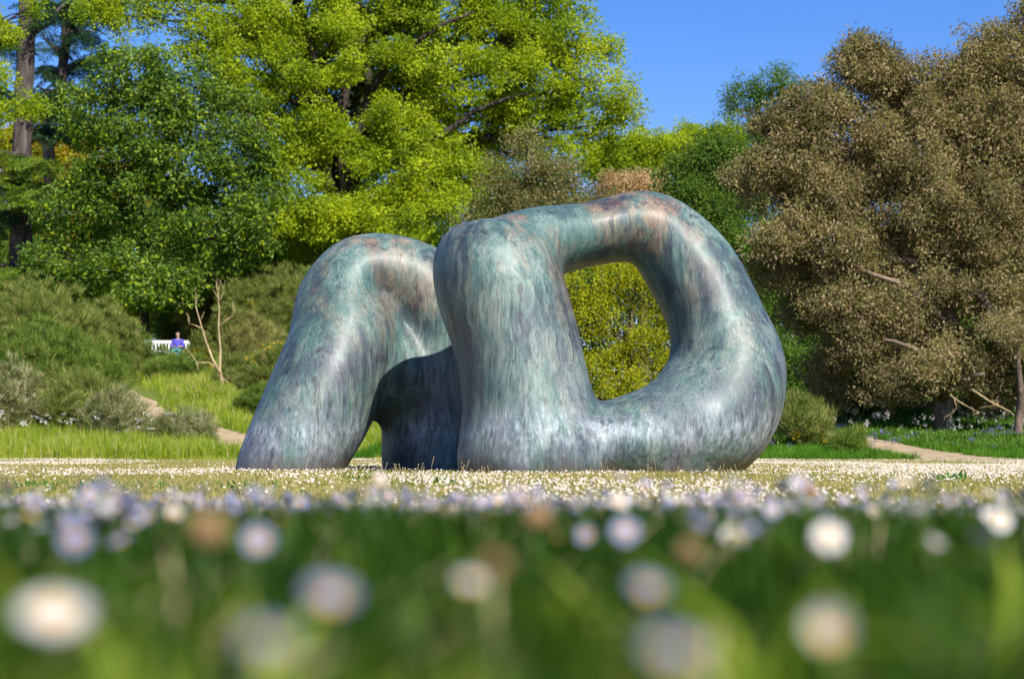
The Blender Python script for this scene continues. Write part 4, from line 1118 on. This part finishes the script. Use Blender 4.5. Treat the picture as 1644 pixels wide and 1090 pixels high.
# individual daisies close to the camera: petals, yellow centre, stem
def daisy_parts(kind):
    rnd = random.Random(kind); R = .0125
    b = MB(); n = 18
    for i in range(n):
        a = 2 * PI * (i + rnd.uniform(-.2, .2)) / n; r = R * rnd.uniform(.86, 1.05); w = R * .17
        cup = (.1, .55, 1.1)[kind]
        d = Vector((math.cos(a), math.sin(a), 0)); t = Vector((-math.sin(a), math.cos(a), 0)); up = Vector((0, 0, 1))
        s1 = d * r * .6 + up * cup * r * .35; s2 = d * r * (1 - cup * .15) + up * cup * r * .75
        b.add([d * R * .22 - t * w * .5, d * R * .22 + t * w * .5, s1 + t * w, s2 + t * w * .6, s2 + d * R * .05, s2 - t * w * .6, s1 - t * w], [(0, 1, 2, 6), (6, 2, 3, 5), (5, 3, 4)])
    c = MB(); ring = 10
    V = [Vector((math.cos(2 * PI * k / ring) * R * .36 * q, math.sin(2 * PI * k / ring) * R * .36 * q, R * z)) for q, z in ((1, .02), (.75, .2)) for k in range(ring)] + [Vector((0, 0, R * .27))]
    c.add(V, [(k, (k + 1) % ring, ring + (k + 1) % ring, ring + k) for k in range(ring)] + [(ring + k, ring + (k + 1) % ring, 2 * ring) for k in range(ring)])
    s = MB(); s.tube([(0, 0, -.0005), (0, 0, -.004)], [.003, .0012], 6)
    return b, c, s
def mk(mb, name, mat):
    me = bpy.data.meshes.new(name); me.from_pydata([tuple(v) for v in mb.V], [], mb.F); me.materials.append(mat)
    me.polygons.foreach_set('use_smooth', [True] * len(me.polygons)); me.update(); return me
PET = []
for kind in range(3):
    b, c, s = daisy_parts(kind)
    PET.append([(mk(b, 'petals', M[pm_]), mk(c, 'flower_centre', M['disc'])) for pm_ in ('petal', 'petal_shaded')])
s = MB(); s.tube([(0, 0, -.07), (.004, .002, -.045), (-.002, 0, -.02), (0, 0, 0)], [.0011, .0011, .0010, .0016], 6)
STEM = mk(s, 'stem', M['stem'])
def near_daisy(loc, kind, cool, face, scale, label, group, rnd):
    r = tag(empty('daisy', loc), label, 'daisy', group)
    r.empty_display_size = .01; r.scale = (scale,) * 3
    q = face.to_track_quat('Z', 'X').to_euler()
    p_, c_ = PET[kind][cool]
    for nm, me in (('petals', p_), ('flower_centre', c_)):
        o = obj(nm, me, r); o.rotation_euler = q
    o = obj('stem', STEM, r); o.rotation_euler = (rnd.uniform(-.2, .2), rnd.uniform(-.2, .2), rnd.uniform(0, 6))
    return r
rnd = random.Random(77)
NG = 'daisies in the blurred foreground grass'
SPECIAL = [(86, 985, .80, 0, 0, 1.12, 'largest blurred white daisy with yellow centre at the bottom left'),
           (530, 965, .80, 1, 1, .85, 'pale blurred daisy in the bottom middle, left of the orange one'),
           (430, 1040, .62, 1, 1, .62, 'faint grey-white blurred daisy at the bottom edge, left of centre'),
           (1330, 1022, .80, 2, 0, .80, 'large pinkish white upright daisy at the bottom right'),
           (1080, 1055, .62, 1, 1, .7, 'wide pale blurred daisy at the bottom edge, right of centre'),
           (1330, 862, 1.6, 0, 0, 1.15, 'bright white round daisy right of the centre, largest of the middle row'),
           (1003, 852, 1.7, 0, 1, 1.0, 'white daisy with pinkish centre just right of the middle'),
           (1172, 860, 2.0, 0, 0, .85, 'small white daisy with golden centre between two larger white ones'),
           (415, 870, 1.3, 1, 1, .85, 'bluish white tall daisy cluster head left of the middle'),
           (120, 865, 1.3, 0, 1, .8, 'white blurred daisy above the largest one at the left'),
           (755, 940, 1.0, 1, 0, .62, 'creamy orange-tinged blurred daisy at the bottom centre'),
           (1605, 835, 1.9, 0, 0, .95, 'white daisy with golden centre at the right edge'),
           (1240, 820, 2.4, 0, 1, .9, 'bluish daisy on the crest above the bright round white one'),
           (1496, 880, 1.6, 2, 0, .7, 'pale upright closed daisy in the right middle row'),
           (905, 832, 3.6, 0, 0, 1.0, 'small crisp white daisy on the crest below the bronze foot'),
           (650, 800, 2.6, 1, 1, .9, 'grey-blue daisy rising above the crest left of centre'),
           (1040, 950, .95, 1, 1, .75, 'bluish blurred daisy in the dark grass right of centre'),
           (330, 840, 1.5, 1, 1, .85, 'bluish daisy in the left crest beside the brown seed head')]
def face_dir(rnd, cool):
    v = Vector((SUN.x * .6 + rnd.gauss(0, .35), SUN.y * .8 + rnd.gauss(0, .35), SUN.z * .9 + rnd.gauss(0, .15)))
    if rnd.random() < .5: v.y = abs(v.y)
    v.z = max(v.z, .25)
    return v.normalized()
for (px, py, d, kind, cool, sc, lb) in SPECIAL:
    p = P(px, py, d)
    f = Vector((.12, -.42, .8)).normalized() if d < 1.2 and kind < 2 else face_dir(rnd, cool)
    if kind == 0 and d > 1.2: f = Vector((.1, -.8, .45)).normalized()
    near_daisy(p, kind, cool, f, sc, lb, None, rnd)
for i in range(282):
    y = 1.5 + 4.5 * rnd.random() ** .8
    x = rnd.uniform(-1, 1) * (y * .257 + .05)
    h = rnd.uniform(.045, .085) if rnd.random() < .8 else rnd.uniform(.08, .10)
    cool = 1 if rnd.random() < .72 else 0
    near_daisy((x, y, gz(x, y) + h), rnd.choice((0, 0, 1, 1, 2)), cool, face_dir(rnd, cool), rnd.uniform(.6, 1.0),
               'small white daisy standing in the dark blurred grass along the crest', NG, rnd)

# the rest of the crest flowers, past the ones built singly
n_ = 3000; yy_ = 2.0 + 4.6 * RNG.random(n_) ** .85; xx_ = RNG.uniform(-1, 1, n_) * (yy_ * .257 + .08)
kk = lumps(xx_, yy_, .35, .6, 21) > -.25; xx_, yy_ = xx_[kk], yy_[kk]; n_ = len(xx_)
tag(scatter('crest_daisies', np.stack([xx_, yy_, ground_z(xx_, yy_) + RNG.uniform(.04, .08, n_) + .02 * (RNG.random(n_) < .12)], -1),
            np.stack([np.zeros(n_), RNG.uniform(.1, 1.3, n_), RNG.uniform(-PI, PI, n_)], -1), RNG.uniform(.7, 1.15, n_), RNG.choice([0, 1, 2], n_, p=[.1, .2, .7]), SRC['daisy']), kind='stuff')
# taller loose blades close to the lens
n_ = 34; yy_ = RNG.uniform(.5, 1.3, n_); xx_ = RNG.uniform(-1, 1, n_) * (yy_ * .257 + .06)
tag(scatter('loose_blades', np.stack([xx_, yy_, ground_z(xx_, yy_)], -1), rand_rot(n_, .4), RNG.uniform(1.1, 1.7, n_), RNG.integers(0, 2, n_), SRC['loose']), kind='stuff')

# brown seed heads
SH = mk((lambda b: (b.tube([(0, 0, 0), (0, 0, .004), (0, 0, .012), (0, 0, .018)], [.003, .010, .011, .004], 8), b)[1])(MB()), 'seed_head', plain_mat('orange_brown_seed', (0.26, 0.15, 0.06), .9))
for px, py, d, sc, lb in ((333, 878, 1.1, 1.0, 'round orange-brown blurred seed head left of the middle'), (792, 925, .9, .55, 'orange-brown blurred seed head at the bottom centre'), (862, 850, 1.5, 1.0, 'pinkish brown blurred seed head below the bronze foot'),
                          (1300, 800, 2.6, 1.0, 'reddish brown seed head on the crest at the right'), (1105, 905, 1.3, .8, 'small tan seed head in the dark grass, right of centre')):
    p = P(px, py, d); r = tag(empty('seed_head_stalk', p), lb, 'seed head'); r.scale = (sc,) * 3
    obj('seed_head', SH, r); obj('stem', STEM, r)

# weed rosettes on the lawn
for i, (px, py, w, lb) in enumerate(((170, 785, .55, 'broad green weed patch on the lawn at the left'), (600, 770, .25, 'small green weed clump in front of the leaning bronze'), (380, 784, .25, 'little green weed clump right of the broad left one'),
                                     (1535, 772, .16, 'upright green weed tuft on the lawn at the right'), (690, 778, .2, 'low green weed patch below the bronze pair'), (60, 780, .3, 'green weed patch near the left edge of the lawn'))):
    d = CAM_H * FPX / (py - 720); c = Vector((X(px, d), d, gz(X(px, d), d)))
    r = tag(empty('weed_patch', c), lb, 'weed', 'weeds on the lawn'); n = int(44 * w) + 3
    pts = np.stack([RNG.normal(0, w * .45, n), RNG.normal(0, w * 1.2, n), np.full(n, .008)], -1)
    rot = np.stack([RNG.uniform(-.3, .3, n), RNG.uniform(-.3, .3, n), RNG.uniform(0, 6.28, n)], -1)
    tag(scatter('leaves', pts, rot, RNG.uniform(.22, .5, n) * (2.2 if i == 3 else 1), RNG.integers(0, 2, n), SRC['weed'], r), kind='stuff')

# dry stalks round the foot of the bronze
b = MB()
for k in range(70):
    px = rnd.choice((rnd.uniform(590, 700), rnd.uniform(740, 800), rnd.uniform(980, 1180), rnd.uniform(400, 1200))); d = rnd.uniform(20.2, 21.3)
    x = X(px, d); z0 = gz(x, d); h = rnd.uniform(.04, .11) * (1.7 if rnd.random() < .1 else 1); l = rnd.uniform(-.3, .3) * h
    b.tube([(x, d, z0), (x + l * .4, d, z0 + h * .6), (x + l, d, z0 + h)], [.002, .0018, .0015], 4)
    b.tube([(x + l, d, z0 + h), (x + l, d, z0 + h + .006), (x + l, d, z0 + h + .012)], [.002, .006, .002], 5)
tag(b.build('dry_stalks', M['straw']), kind='stuff')

# white and blue wild flowers on the banks
def blooms(name, n, x0, x1, y0, y1, mat, s, h0, h1, seed):
    r = np.random.default_rng(seed); x = r.uniform(x0, x1, n); y = r.uniform(y0, y1, n)
    k = lumps(x, y, 1.0, 1.0, seed) > .1; x, y = x[k], y[k]; m_ = len(x)
    src = sprig_leafy(name + '_source', [mat], 12, .07, .04, .04, seed=seed)
    tag(scatter(name, np.stack([x, y, ground_z(x, y) + r.uniform(h0, h1, m_)], -1), rand_rot(m_, .4), r.uniform(.6, 1.3, m_) * s, np.zeros(m_), [src]), kind='stuff')
blooms('bluebells', 110, 6.2, 12.0, 48.0, 54, M['bluebell'], 1.2, .15, .32, 3)
blooms('bluebells', 90, 12.5, 15.5, 50, 57, M['bluebell'], 1.0, .2, .4, 8)
blooms('cow_parsley_flowers', 300, 9, 17, 58, 66, M['petal'], 1.0, .3, .7, 4)
blooms('white_bank_flowers', 70, -13, -8.3, 48.6, 50.6, M['petal'], .8, .45, .8, 5)
